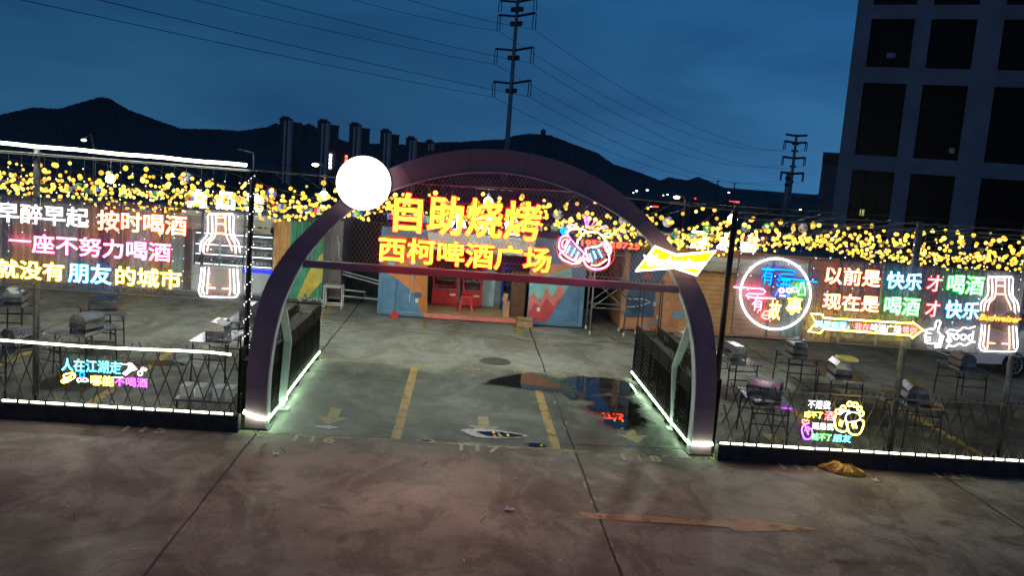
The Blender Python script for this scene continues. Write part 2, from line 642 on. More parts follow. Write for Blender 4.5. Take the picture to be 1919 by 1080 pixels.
# puddles: shallow films of water lying in the slab
water = bpy.data.materials.new('puddle_water')
water.use_nodes = True
b_ = water.node_tree.nodes['Principled BSDF']
b_.inputs['Base Color'].default_value = (.010, .010, .011, 1)
b_.inputs['Roughness'].default_value = .015
b_.inputs['Specular IOR Level'].default_value = .9
def film(name, cover):
    m = bpy.data.materials.new(name)
    m.use_nodes = True
    nt = m.node_tree
    b = nt.nodes['Principled BSDF']
    b.inputs['Base Color'].default_value = (.05, .05, .045, 1)
    b.inputs['Roughness'].default_value = .12
    n = nt.nodes.new('ShaderNodeTexNoise')
    n.inputs['Scale'].default_value = 9
    n.inputs['Detail'].default_value = 6
    t = nt.nodes.new('ShaderNodeTexCoord')
    nt.links.new(t.outputs['Object'], n.inputs[0])
    r = nt.nodes.new('ShaderNodeMapRange')
    r.inputs[1].default_value, r.inputs[2].default_value = .35, .65
    r.inputs[3].default_value, r.inputs[4].default_value = cover * .3, min(1, cover * 1.6)
    nt.links.new(n.outputs[0], r.inputs[0])
    nt.links.new(r.outputs[0], b.inputs['Alpha'])
    return m
FILMS = [film('damp_edge', .30), film('damp_rim', .55)]
damp = mat('damp_concrete', (.045, .044, .040), .16, var=.3, scale=5, bump=.25, bscale=60)
def rough_loop(pts, amp, n=7):
    s_ = smooth_pts(pts, n, True)
    return [(p[0] + random.uniform(-amp, amp), p[1] + random.uniform(-amp, amp)) for p in s_]
def puddle(pts, rim=.09, amp=.03):
    L = rough_loop(pts, amp)
    cx = sum(p[0] for p in L) / len(L)
    cy = sum(p[1] for p in L) / len(L)
    for k, (g_, zz) in enumerate(((rim + .10, .0115), (rim * .5 + .04, .0135))):
        o = MB()
        o.poly([(p[0] + (1 if p[0] > cx else -1) * g_ * random.uniform(.4, 1) * min(1, abs(p[0] - cx) * 3), p[1] + (1 if p[1] > cy else -1) * g_ * random.uniform(.4, 1) * min(1, abs(p[1] - cy) * 3), zz) for p in L])
        struct(o.build('damp_patch', FILMS[k]))
    o = MB()
    o.poly([(p[0], p[1], .0155) for p in L])
    struct(o.build('puddle', water))
puddle([(1.52, 4.16), (1.95, 4.75), (2.3, 5.05), (2.7, 5.05), (3.0, 4.3), (2.8, 3.75), (2.25, 3.82), (1.72, 3.95)])
puddle([(3.05, 4.75), (3.6, 5.1), (4.3, 5.0), (4.55, 4.3), (4.2, 3.75), (3.9, 3.95), (3.5, 3.6), (3.3, 4.1)], .08, .06)
puddle([(3.35, 3.35), (3.7, 3.5), (4.1, 3.6), (4.35, 3.0), (4.2, 2.5), (4.3, 2.1), (4.05, 1.65), (3.75, 1.35), (3.45, 1.75), (3.6, 2.2), (3.3, 2.6), (3.55, 2.95)], .08, .06)
puddle([(3.0, 3.5), (3.15, 3.7), (3.25, 3.4), (3.1, 3.2)], .06, .03)
painted_reflect = mat('painted_reflection', (.62, .63, .60), .35, var=.25, scale=14, bump=.4, bscale=40)  # white reflections on the small puddles, painted as pale patches
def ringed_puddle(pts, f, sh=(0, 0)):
    """a puddle: white reflection painted as a pale patch round a small dark pool"""
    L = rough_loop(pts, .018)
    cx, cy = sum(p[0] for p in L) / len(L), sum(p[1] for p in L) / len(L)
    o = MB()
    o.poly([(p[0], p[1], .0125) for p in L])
    struct(o.build('reflection_patch', painted_reflect))
    if f:
        o = MB()
        o.poly([(cx + sh[0] + (p[0] - cx) * f + random.uniform(-.01, .01), cy + sh[1] + (p[1] - cy) * f * .8 + random.uniform(-.01, .01), .0155) for p in L])
        struct(o.build('puddle', water))
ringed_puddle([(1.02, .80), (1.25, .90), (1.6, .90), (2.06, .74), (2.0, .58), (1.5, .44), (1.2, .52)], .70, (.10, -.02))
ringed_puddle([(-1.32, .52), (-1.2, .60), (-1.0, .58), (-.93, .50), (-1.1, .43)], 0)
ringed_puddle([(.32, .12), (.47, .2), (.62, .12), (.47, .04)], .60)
puddle([(2.05, .24), (2.2, .31), (2.36, .23), (2.2, .16)], .1)
puddle([(-5.6, 3.9), (-5.0, 4.2), (-4.4, 4.0), (-5.0, 3.8)], .1)

# drain covers
drain = mat('drain_iron', (.13, .125, .115), .5, .6, var=.4, scale=30, bump=.4)
for c in (onz(928, 678), onz(470, 610)):
    d = thing('drain_cover', 'round dark drain cover set flush in the wet yard beyond the arch' if c.x > 0 else 'dark round drain cover half hidden behind the left planter fence', 'drain cover', (c.x, c.y, 0))
    mb = MB()
    ns = 28
    mb.prism([(c.x + .36 * math.cos(2 * math.pi * i / ns), c.y + .36 * math.sin(2 * math.pi * i / ns), .004) for i in range(ns)], (0, 0, .014))
    mb.build('lid', drain, d)
    mb = MB()
    for k in range(-3, 4):
        hw = math.sqrt(.31 ** 2 - (k * .09) ** 2)
        mb.box((c.x, c.y + k * .09, .021), (hw * 2, .03, .008))
    mb.build('rib', drain, d)

# ================================================================== lit materials (things that give off light)
LEDW = glow('white_light_strip', (1, .96, .74), 9)
MOON = glow('moon_light', (1, 1, .98), 4)
BULBW = glow('flood_bulb_light', (.90, 1.0, .84), 1400)
NEON = {}
def neon(name, core, halo, s=5.0, h=1.1):
    NEON[name] = (glow('neon_' + name + '_tube', core, s), glow('neon_' + name + '_backing', halo, h))
neon('white', (1, .98, .98), (.62, .66, .80), 4.5, .4)
neon('orange', (1, .19, .08), (1, .16, .02), 19, .9)
neon('pink', (1, .11, .26), (1, .02, .24), 18, .8)
neon('red', (1, .07, .07), (1, .012, .03), 17, .9)
neon('yellow', (1, .68, .07), (.90, .58, .01), 17, .7)
neon('blue', (.10, .45, 1), (.01, .30, .85), 18, .8)
neon('deepblue', (.0, .10, 1), (.0, .015, .95), 9, .8)
neon('cyan', (.06, .62, 1), (.0, .42, .75), 16, .8)
neon('green', (.075, 1, .11), (.0, .50, .04), 17, .8)
neon('purple', (.5, .045, 1), (.42, .01, .80), 15, .9)
neon('amber', (1, .30, .03), (.6, .2, .02), 4, .6)
SIGN_Y = glow('sign_letter_face', (1, .16, .0056), 26)
SIGN_R = glow('sign_letter_side', (1, .020, .007), 2.6)
TIE_Y = glow('lightbox_yellow', (1, .80, .0), 1.25)
LETW = glow('roof_letter_light', (1, .98, 1), 8)

def sheet_material(name, col, cover):
    m = bpy.data.materials.new(name)
    m.use_nodes = True
    nt = m.node_tree
    nt.nodes.clear()
    o = nt.nodes.new('ShaderNodeOutputMaterial')
    mx = nt.nodes.new('ShaderNodeMixShader')
    tr = nt.nodes.new('ShaderNodeBsdfTransparent')
    df = nt.nodes.new('ShaderNodeBsdfDiffuse')
    df.inputs[0].default_value = (*col, 1)
    n = nt.nodes.new('ShaderNodeTexNoise')
    n.inputs['Scale'].default_value = 3
    t = nt.nodes.new('ShaderNodeTexCoord')
    nt.links.new(t.outputs['Object'], n.inputs[0])
    r = nt.nodes.new('ShaderNodeMapRange')
    r.inputs[3].default_value = cover * .8
    r.inputs[4].default_value = cover * 1.2
    nt.links.new(n.outputs[0], r.inputs[0])
    nt.links.new(r.outputs[0], mx.inputs[0])
    nt.links.new(tr.outputs[0], mx.inputs[1])
    nt.links.new(df.outputs[0], mx.inputs[2])
    nt.links.new(mx.outputs[0], o.inputs[0])
    return m
GAUZE = sheet_material('fine_wire_gauze', (.80, .80, .82), .25)

# ================================================================== the gateway arch
AX = 1.325
OUT = [(3.65, 0), (3.65, .45), (3.64, .9), (3.61, 1.35), (3.55, 1.75), (3.42, 2.25), (3.19, 2.70), (2.90, 3.08), (2.50, 3.50), (2.12, 3.84), (1.70, 4.12), (1.25, 4.33), (.80, 4.46), (.40, 4.53), (0, 4.55)]
INN = [(3.32, 0), (3.32, .45), (3.31, .9), (3.27, 1.35), (3.18, 1.85), (3.05, 2.25), (2.84, 2.70), (2.57, 3.08), (2.24, 3.43), (1.90, 3.66), (1.50, 3.86), (1.10, 4.01), (.70, 4.12), (.35, 4.18), (0, 4.20)]
OUT_S = smooth_pts(OUT, 4)
INN_S = smooth_pts(INN, 4)
AY0, AY1 = .22, .47
purple = mat('arch_purple_paint', (.30, .175, .215), .42, var=.10, scale=2.5, bump=.05)
arch = thing('entrance_arch', 'tall purple steel gateway arch with white inner edge standing over the yard entrance', 'arch', (AX, .3, 0))
def full(L):
    return [(AX - a, z) for a, z in L] + [(AX + a, z) for a, z in reversed(L[:-1])]
FO, FI = full(OUT_S), full(INN_S)
mb = MB()
mb2 = MB()
for i in range(len(FO) - 1):
    a, b, c, d = FO[i], FO[i + 1], FI[i + 1], FI[i]
    mb.quad((a[0], AY0, a[1]), (b[0], AY0, b[1]), (c[0], AY0, c[1]), (d[0], AY0, d[1]))
    mb.quad((a[0], AY1, a[1]), (d[0], AY1, d[1]), (c[0], AY1, c[1]), (b[0], AY1, b[1]))
    mb.quad((a[0], AY0, a[1]), (a[0], AY1, a[1]), (b[0], AY1, b[1]), (b[0], AY0, b[1]))
    mb2.quad((d[0], AY0 + .004, d[1]), (c[0], AY0 + .004, c[1]), (c[0], AY1 - .004, c[1]), (d[0], AY1 - .004, d[1]))
mb.build('arch_band', purple, arch)
mb2.build('inner_lining', mat('arch_lining_white', (.62, .66, .66), .45, var=.1), arch)
mb = MB()
mb.tube([(x, AY0 - .008, z) for x, z in FI], .011, 5)
mb.build('edge_trim', mat('trim_pale', (.55, .52, .52), .4, var=.1), arch)
def inner_hw(z):
    for i in range(len(INN_S) - 1):
        (a, z0), (b, z1) = INN_S[i], INN_S[i + 1]
        if z0 <= z <= z1:
            return a + (b - a) * (z - z0) / max(1e-6, z1 - z0)
    return 0
mb = MB()
hw = inner_hw(2.62) - .004
mb.b2((AX - hw, .25, 2.565), (AX + hw, .37, 2.675))
mb.build('crossbar', purple, arch)
def clipped(mb, p0, dx, dz, n, ins, y, r):
    run = []
    for k in range(n + 1):
        p = (p0[0] + dx * k, p0[1] + dz * k)
        if ins(*p):
            run.append(p)
        else:
            if len(run) > 1:
                mb.tube([(run[0][0], y, run[0][1]), (run[-1][0], y, run[-1][1])], r, 3)
            run = []
    if len(run) > 1:
        mb.tube([(run[0][0], y, run[0][1]), (run[-1][0], y, run[-1][1])], r, 3)
mb = MB()
ins = lambda x, z: 2.68 < z < 4.2 and abs(x - AX) < inner_hw(z) - .01
sp = .062
x = AX - 4.2
while x < AX + 4.2:
    clipped(mb, (x, 2.66), .014, .022, 72, ins, .345, .0021)
    clipped(mb, (x, 2.66), -.014, .022, 72, ins, .350, .0021)
    x += sp
mb.build('wire_mesh', mat('mesh_wire', (.34, .33, .34), .5, .3, var=.1), arch)
brm = mat('brace_white', (.55, .60, .58), .45, var=.12)
for foot, bend, top in (((528, 768), (540, 636), (526, 552)), ((1262, 806), (1266, 686), (1298, 598))):
    f = onz(*foot)
    b = ony(*bend, f.y)
    t = ony(*top, AY1 + .03)
    mb = MB()
    mb.bar((f.x, f.y, .03), b, .12, .06)
    mb.bar(b - Vector((0, 0, .02)), t, .12, .06)
    mb.b2((f.x - .12, f.y - .09, .006), (f.x + .12, f.y + .09, .03))
    mb.build('brace', brm, arch)
for sx in (-1, 1):
    MB().b2((AX + sx * 3.485 - .20, AY0 - .03, .004), (AX + sx * 3.485 + .20, AY1 + .03, .022)).build('base_plate', DSTEEL(), arch)
# panel seams and rivets on the arch face
seam = mat('arch_seam', (.05, .03, .045), .6)
for k in range(6, len(FO) - 4, 9):
    a, b = FO[k], FI[k]
    mb = MB()
    mb.bar((a[0], AY0 - .001, a[1]), (b[0], AY0 - .001, b[1]), .006, .004)
    for t in (.12, .5, .88):
        for sd in (-1, 1):
            x_, z_ = a[0] + (b[0] - a[0]) * t, a[1] + (b[1] - a[1]) * t
            d_ = Vector((FO[k + 1][0] - a[0], 0, FO[k + 1][1] - a[1])).normalized() * .03 * sd
            mb.sphere((x_ + d_.x, AY0 - .001, z_ + d_.z), .006, 6, 4)
    mb.build('panel_seam', seam, arch)

# round moon lamp on the arch
c = ony(681, 343.5, .10)
moon = thing('moon_lamp', 'big round glowing white disc lamp fixed on the upper left of the arch', 'lamp', (c.x, .14, c.z))
ns = 64
mb = MB()
mb.prism([(c.x + .40 * math.cos(2 * math.pi * i / ns), .09, c.z + .40 * math.sin(2 * math.pi * i / ns)) for i in range(ns)], (0, .06, 0))
mb.build('diffuser', MOON, moon)
mb = MB()
ring = [(c.x + .402 * math.cos(2 * math.pi * i / ns), .155, c.z + .402 * math.sin(2 * math.pi * i / ns)) for i in range(ns)]
mb.prism(ring, (0, .05, 0))
mb.build('casing', STEEL(), moon)

# main letters on the mesh
big = thing('letter_sign', 'two rows of fat yellow Chinese letters with red glow on the arch mesh', 'sign', (.9, .2, 2.75))
for nm, txt, a, b in (('upper_row', '自助烧烤', (-.22, 3.22), (1.97, 3.80)), ('lower_row', '西柯啤酒广场', (-.42, 2.755), (2.17, 3.13))):
    mb = MB()
    put_text(mb, txt, a, b, .10, .013, ref=.013)
    mb.k = 1
    put_text(mb, txt, a, b, .112, .036, depth=.10, ref=.013)
    mb.build(nm, [SIGN_Y, SIGN_R], big)
mb = MB()
for z, x0, x1 in ((3.32, -.25, 2.0), (3.70, -.25, 2.0), (2.84, -.45, 2.2), (3.04, -.45, 2.2)):
    mb.bar((x0, .27, z), (x1, .27, z), .018)
mb.build('mounting_rail', STEEL(), big)

def tubes(parent, name, polys, conv, y, r, mats, closed=()):
    """polys: list of (points, material slot, closed, rounded)"""
    mb = MB()
    for pts, k, cl, sm in polys:
        q = smooth_pts(pts, 4, cl) if sm else pts
        w = [ony(*conv(*p), y) for p in q]
        mb.k = k
        mb.tube(w, r, 6, cl)
    return mb.build(name, mats, parent)
def ell(cx, cy, rx, ry, n=28):
    return [(cx + rx * math.cos(2 * math.pi * i / n), cy + ry * math.sin(2 * math.pi * i / n)) for i in range(n)]

# clinking mugs
cv = lambda X, Y: (1030 + X / 7.715, 380 + Y / 7.715)
c = ony(1100, 450, .15)
mug = thing('neon_mugs', 'pink and white neon outline of two clinking beer mugs at the right of the letters', 'neon sign', (c.x, .2, c.z))
tubes(mug, 'mug_outline', [
    ([(290, 500), (240, 480), (185, 490), (150, 540), (135, 620), (150, 680), (190, 700)], 0, False, True),
    ([(300, 520), (200, 720), (150, 730), (140, 770), (200, 830), (330, 885), (420, 880), (470, 830), (500, 730), (410, 640)], 0, True, False),
    ([(520, 665), (530, 740), (575, 860), (510, 800), (500, 850), (550, 920), (640, 960), (760, 950), (850, 890), (860, 760), (820, 660), (770, 590)], 0, False, True),
    ([(790, 575), (850, 590), (890, 650), (880, 730), (840, 760)], 0, False, True),
    ([(255, 530), (215, 530), (185, 570), (180, 630), (200, 650), (240, 590)], 1, True, True),
    ([(790, 620), (830, 610), (860, 660), (850, 720), (820, 700)], 1, True, True),
    ([(205, 745), (280, 800), (400, 850), (460, 790)], 2, False, True),
    ([(600, 900), (700, 905), (830, 820)], 2, False, True)], cv, .15, .011, [NEON['pink'][0], NEON['red'][0], NEON['orange'][0]])
tubes(mug, 'foam', [
    ([(265, 470), (250, 440), (290, 400), (360, 380), (450, 380), (520, 400), (545, 430)], 0, False, True),
    ([(400, 600), (410, 545), (445, 510), (465, 460), (530, 430), (600, 425), (690, 430), (740, 470), (795, 520), (795, 570), (745, 600), (680, 640), (600, 645), (520, 665)], 0, False, True)], cv, .15, .011, NEON['white'][0])
tubes(mug, 'beer_stripe', [(p, 0, False, False) for p in ([(300, 625), (245, 730)], [(370, 655), (315, 765)], [(420, 715), (370, 815)], [(575, 740), (615, 855)], [(630, 700), (670, 805)], [(700, 670), (760, 790)])], cv, .15, .008, NEON['cyan'][0])
tubes(mug, 'splash', [([(515, 205), (575, 210), (570, 250), (540, 350), (525, 340)], 0, True, False), ([(570, 385), (670, 240), (730, 285)], 1, True, False), ([(690, 385), (810, 330), (845, 355)], 1, True, False),
                      (ell(205, 405, 45, 45), 2, True, False), (ell(205, 405, 22, 22), 2, True, False), (ell(845, 465, 45, 28), 3, True, False), ([(275, 375), (280, 330), (340, 320), (395, 350)], 4, False, True)], cv, .15, .009,
      [NEON['purple'][0], NEON['red'][0], NEON['deepblue'][0], NEON['green'][0], NEON['pink'][0]])
mb = MB()
rim = smooth_pts([(130, 500), (100, 600), (115, 720), (140, 800), (220, 870), (330, 925), (430, 920), (490, 895), (560, 970), (660, 990), (790, 965), (880, 890), (930, 800), (935, 690), (930, 600)], 6)
for p in rim:
    q = ony(*cv(*p), .15)
    mb.sphere(q, .010, 6, 4)
mb.build('dotted_rim', NEON['orange'][1], mug)
SHEET2 = sheet_material('mug_backing_gauze', (.8, .8, .85), .12)
mb = MB()
for pts in ([(300, 540), (210, 720), (260, 790), (400, 840), (460, 760), (400, 640)], [(540, 680), (600, 880), (720, 890), (820, 800), (770, 620), (640, 650)]):
    mb.poly([ony(*cv(*p), .185) for p in pts])
mb.build('backing', SHEET2, mug)

# bow-tie lightbox
tie_px = [(1228, 462), (1267, 478), (1341, 471), (1305, 516), (1264, 502), (1192, 508)]
c = ony(1266, 490, .06)
tie = thing('bow_tie_lightbox', 'glowing yellow bow tie lightbox with white border on the right of the arch', 'sign', (c.x, .1, c.z))
mb = MB()
mb.prism([ony(*p, .08) for p in tie_px], (0, .10, 0))
mb.build('face', TIE_Y, tie)
mb = MB()
mb.tube([ony(*p, .065) for p in tie_px], .020, 6, True)
mb.build('border', NEON['white'][0], tie)
mb = MB()
a, b = ony(1212, 498, .07), ony(1322, 488, .07)
put_text(mb, 'Budweiser', (a.x, a.z), (b.x, b.z + .02), .072, .028, shear=.28, ref=.028)
mb.build('lettering', NEON['white'][0], tie)
mb = MB()
q = [ony(*p, .055) for p in ((1210, 490), (1206, 477), (1213, 482), (1218, 473), (1224, 481), (1232, 476), (1231, 489))]
mb.poly(q)
mb.build('crown_mark', LETW, tie)

# ================================================================== front pole-and-rail frames with neon walls
gp = mat('galvanised_pole', (.26, .27, .27), .45, .7, var=.3, scale=12)
bp_ = mat('black_pole', (.018, .018, .020), .35, .4, var=.3, scale=12)
def pole(x, y, h, r, m, label, led=False):
    o = thing('steel_pole', label, 'pole', (x, y, 0), group='poles carrying the light strings along the front')
    mb = MB()
    mb.tube([(x, y, .006), (x, y, h)], r, 10)
    mb.build('shaft', m, o, True)
    mb = MB()
    mb.b2((x - .09, y - .09, .002), (x + .09, y + .09, .016))
    mb.build('foot_plate', DSTEEL(), o)
    if led:
        mb = MB()
        mb2 = MB()
        pts = []
        for k in range(70):
            a = k * .9
            pts.append((x + (r + .012) * math.cos(a), y + (r + .012) * math.sin(a), 1.1 + k * .04))
        mb.tube(pts, .003, 3)
        mb.build('wrapped_cable', WIRE(), o)
        for k in range(0, 70):
            p = pts[k]
            mb2.sphere((p[0], p[1], p[2]), .008, 5, 3)
        mb2.build('wrapped_lights', NEON['white'][0], o)
    return o
pole(-5.82, 1.00, 4.04, .048, gp, 'galvanised pole standing behind the left neon wall, nearer its left end')
pole(-2.53, 1.00, 3.97, .045, bp_, 'black pole wrapped in small lights between left neon wall and arch', True)
pole(5.19, 1.02, 3.90, .050, bp_, 'thick black pole between the arch and the round neon ring sign')
pole(8.33, 1.12, 3.92, .058, gp, 'stout grey pole rising behind the middle of the right neon wall')
pole(10.22, 1.10, 3.90, .050, gp, 'grey pole behind the neon bottle at the right end of the frame')
pole(-9.0, 1.0, 4.1, .048, gp, 'galvanised pole beyond the left end of the left neon wall')
pole(12.6, 1.1, 3.9, .05, gp, 'grey pole beyond the right end of the right neon wall')

def rail(pts, r, m, label, name='steel_rail', cat='rail', n=6):
    o = MB().tube(pts, r, n).build(name, m)
    return tag(o, label, cat)
rail([(-9.0, .94, 3.96), (-2.45, .94, 3.94)], .013, gp, 'thin horizontal steel rail under the bright white strip at upper left')
rail([(5.2, .95, 3.86), (12.6, .98, 3.93)], .012, gp, 'upper of two thin steel rails above the right neon wall')
rail([(5.2, .95, 3.77), (12.6, .98, 3.84)], .012, gp, 'lower of two thin steel rails above the right neon wall')
rail([(-2.5, .98, 3.95), (.2, 1.0, 3.93), (1.4, 1.0, 3.965), (2.6, 1.0, 3.99), (5.19, .98, 3.88)], .013, gp, 'steel rail running behind the arch top between the two black poles')
rail([(-2.5, 1.06, 4.06), (1.4, 3.0, 3.98), (5.19, 1.06, 3.98)], .006, DSTEEL(), 'thin dark cable stretched behind the arch above the steel rail', 'cable', 'cable')
led = thing('light_strip', 'bright white light strip along the top rail of the left frame', 'light strip', (-5.7, .9, 4.05), group='white light strips')
mb = MB()
pts = [(-9.0 + .32 * k, .9, 4.115 - .0055 * k * .9 + .006 * math.sin(k * 1.7)) for k in range(21)]
mb.tube(pts, .026, 8)
mb.build('tube', LEDW, led)
mb = MB()
mb.tube([(p[0], .94, p[2] + .012) for p in pts], .014, 5)
mb.build('carrier', gp, led)

# ---- left neon wall
fr = mat('panel_frame_metal', (.42, .42, .42), .4, .6, var=.2)
LY = .90
lw = thing('neon_slogan_wall', 'wide left wall of framed neon Chinese slogans in three rows with a bottle', 'neon sign', (-4.9, LY, 1.86))
xs = [-6.98, -6.33, -5.74, -5.11, -4.49, -3.86, -3.24, -2.585]
ZB, ZT = 1.865, 3.285
for i in range(len(xs) - 1):
    mb = MB()
    x0, x1 = xs[i] + .012, xs[i + 1] - .012
    for a, b in (((x0, ZB), (x1, ZB)), ((x0, ZT), (x1, ZT)), ((x0, ZB), (x0, ZT)), ((x1, ZB), (x1, ZT))):
        mb.bar((a[0], LY, a[1]), (b[0], LY, b[1]), .020)
    pf = mb.build('panel_frame', fr, lw)
    mb = MB()
    mb.quad((x0 + .005, LY + .012, ZB + .005), (x1 - .005, LY + .012, ZB + .005), (x1 - .005, LY + .012, ZT - .005), (x0 + .005, LY + .012, ZT - .005))
    mb.build('gauze', GAUZE, pf)
z4 = lambda X, Y: (X / 4, 360 + Y / 4)
NY = .835
for nm, txt, a, b, c_ in (('slogan_top_white', '早醉早起', (-20, 222), (665, 122), 'white'), ('slogan_top_orange', '按时喝酒', (730, 282), (1400, 180), 'orange'),
                          ('slogan_middle', '座不努力喝酒', (240, 455), (1280, 385), 'pink'), ('slogan_bottom_yellow', '就没有', (-25, 638), (480, 535), 'yellow'),
                          ('slogan_bottom_blue', '朋友', (510, 675), (835, 550), 'blue'), ('slogan_bottom_yellow', '的城市', (865, 697), (1360, 590), 'yellow')):
    neon_text(lw, nm, txt, z4(*a), z4(*b), NY, *NEON[c_])
tubes(lw, 'slogan_dash', [([(70, 360), (228, 372)], 0, False, False)], z4, NY, .013, [NEON['pink'][0]])
def bottle(parent, conv, y, lit):
    W_, O_ = NEON['white'][0], glow('bottle_orange_tube', (1, .42, .26), 5)
    L = []
    for pts in ([(165, 150), (170, 250), (155, 350), (95, 420), (85, 520)], [(210, 130), (215, 260), (205, 360), (135, 430), (120, 530)],
                [(400, 130), (405, 330), (455, 430), (465, 540)], [(445, 150), (440, 330), (495, 430), (510, 530)]):
        L.append((pts, 0, False, True))
    L.append(([(165, 150), (180, 118), (430, 120), (447, 150)], 0, False, False))
    L.append(([(100, 690), (85, 850), (70, 930), (85, 975), (130, 1000), (430, 1008), (480, 985), (495, 920), (480, 710)], 0, False, True))
    L.append(([(135, 690), (120, 870), (108, 930), (135, 978)], 0, False, True))
    L.append(([(440, 705), (450, 900), (455, 975)], 0, False, True))
    for pts in ([(255, 130), (255, 250), (240, 360), (180, 430), (160, 520)], [(355, 130), (360, 330), (400, 430), (425, 510)], [(180, 690), (165, 880), (158, 975)], [(400, 705), (405, 920), (395, 985)]):
        L.append((pts, 1, False, True))
    for pts in ([(265, 155), (345, 157)], [(265, 225), (345, 228)], [(255, 322), (352, 326)], [(172, 905), (245, 910)], [(320, 914), (398, 917)]):
        L.append((pts, 1, False, False))
    tubes(parent, 'bottle_outline', L, conv, y, .011, [W_, O_])
    mb = MB()
    a, b = ony(*conv(60, 632), y), ony(*conv(530, 590), y)
    if lit:
        put_text(mb, 'Budweiser', (a.x, a.z), (b.x, b.z), y, .03, shear=.3, ref=.03)
        mb.build('bottle_label', NEON['amber'][0], parent)
    else:
        put_text(mb, 'Budweiser', (a.x, a.z), (b.x, b.z), y, .0, depth=.01, shear=.35)
        mb.build('bottle_label', mat('unlit_tube', (.10, .10, .10), .3, var=.1), parent)
bottle(lw, lambda X, Y: (360 + X / 5.68, 380 + Y / 5.68), NY, False)
AMB = sheet_material('amber_gauze', (.75, .36, .14), .15)
mb = MB()
cvb = lambda X, Y: (360 + X / 5.68, 380 + Y / 5.68)
mb.poly([ony(*cvb(*p), .88) for p in ((265, 140), (345, 140), (350, 318), (258, 315))])
mb.poly([ony(*cvb(*p), .88) for p in ((185, 700), (395, 706), (395, 990), (170, 985))])
mb.build('bottle_tint', AMB, lw)

# ---- right neon wall
rw = thing('neon_slogan_wall', 'wide right wall of framed neon slogans with ring, arrow, thumb and bottle', 'neon sign', (7.7, LY, 1.83))
xs = [5.285, 5.88, 6.47, 7.10, 7.73, 8.32, 8.88, 9.48, 10.12, 10.8]
for i in range(len(xs) - 1):
    ZB, ZT = 1.845 - .004 * i, 3.185 + .004 * i
    mb = MB()
    x0, x1 = xs[i] + .012, xs[i + 1] - .012
    for a, b in (((x0, ZB), (x1, ZB)), ((x0, ZT), (x1, ZT)), ((x0, ZB), (x0, ZT)), ((x1, ZB), (x1, ZT))):
        mb.bar((a[0], LY, a[1]), (b[0], LY, b[1]), .018)
    pf = mb.build('panel_frame', fr, rw)
    mb = MB()
    mb.quad((x0 + .005, LY + .012, ZB + .005), (x1 - .005, LY + .012, ZB + .005), (x1 - .005, LY + .012, ZT - .005), (x0 + .005, LY + .012, ZT - .005))
    mb.build('gauze', GAUZE, pf)
z7 = lambda X, Y: (1360 + X / 3.433, 370 + Y / 3.433)
for nm, txt, a, b, c_ in (('slogan_top_orange', '以前是', (635, 555), (1005, 470), 'orange'), ('slogan_top_blue', '快乐', (1030, 585), (1270, 492), 'blue'), ('slogan_top_red', '才', (1290, 602), (1400, 505), 'red'),
                          ('slogan_top_green', '喝酒', (1420, 615), (1668, 512), 'green'), ('slogan_bottom_orange', '现在是', (620, 718), (995, 638), 'orange'), ('slogan_bottom_green', '喝酒', (1015, 750), (1255, 652), 'green'),
                          ('slogan_bottom_red', '才', (1280, 765), (1385, 668), 'red'), ('slogan_bottom_blue', '快乐', (1405, 775), (1640, 678), 'blue')):
    neon_text(rw, nm, txt, z7(*a), z7(*b), NY, *NEON[c_])
z6 = lambda X, Y: (1370 + X / 6.75, 470 + Y / 6.75)
tubes(rw, 'ring', [(ell(562, 547, 442, 448, 60), 0, True, False)], z6, .86, .016, [NEON['white'][0]])
tubes(rw, 'ribbon_stroke', [([(395, 225), (780, 250), (815, 275), (790, 300), (640, 295), (610, 325), (635, 345), (745, 355), (1090, 398)], 0, False, False),
                            ([(35, 460), (400, 485), (435, 520), (410, 550), (215, 545), (190, 565), (215, 585), (560, 608)], 1, False, False)], z6, NY, .011, [NEON['deepblue'][0], NEON['pink'][0]])
tubes(rw, 'ribbon_backing', [([(395, 225), (780, 250), (815, 275), (790, 300), (640, 295), (610, 325), (635, 345), (745, 355), (1090, 398)], 0, False, False)], z6, NY + .035, .024, [NEON['deepblue'][1]])
for nm, txt, a, b, c_ in (('ring_word', '有', (375, 425), (555, 205), 'deepblue'), ('ring_word', '酒', (545, 578), (760, 358), 'deepblue'), ('ring_word', '有', (255, 755), (418, 570), 'pink'),
                          ('ring_word', '故', (470, 865), (640, 640), 'yellow'), ('ring_word', '事', (690, 800), (910, 592), 'yellow')):
    neon_text(rw, nm, txt, z6(*a), z6(*b), NY, *NEON[c_], off=.002)
tubes(rw, 'ring_doodle', [([(390, 820), (430, 770), (460, 765), (480, 775), (530, 800), (490, 850), (450, 865), (400, 845)], 0, True, True), ([(400, 815), (450, 820), (520, 805)], 0, False, True),
                          ([(850, 560), (855, 500), (880, 460), (880, 410), (915, 405), (918, 450), (935, 480), (935, 560)], 1, True, False), ([(780, 470), (835, 465), (830, 520), (795, 525)], 1, True, False),
                          (ell(640, 505, 30, 26), 2, True, False), (ell(735, 505, 32, 26), 2, True, False), ([(620, 570), (690, 575)], 3, False, False)], z6, NY - .01, .010, [NEON['red'][0], NEON['green'][0], NEON['pink'][0], NEON['white'][0]])
z5 = lambda X, Y: (1500 + X / 5.33, 570 + Y / 5.33)
tubes(rw, 'arrow_outline', [([(105, 95), (215, 105), (235, 140), (1110, 195), (1120, 180), (1225, 260), (1115, 340), (1100, 315), (235, 250), (195, 290), (80, 275), (155, 190)], 0, True, False)], z5, NY, .013, [NEON['yellow'][0]])
tubes(rw, 'arrow_backing', [([(105, 95), (215, 105), (235, 140), (1110, 195), (1120, 180), (1225, 260), (1115, 340), (1100, 315), (235, 250), (195, 290), (80, 275), (155, 190)], 0, True, False)], z5, NY + .03, .02, [NEON['yellow'][1]])
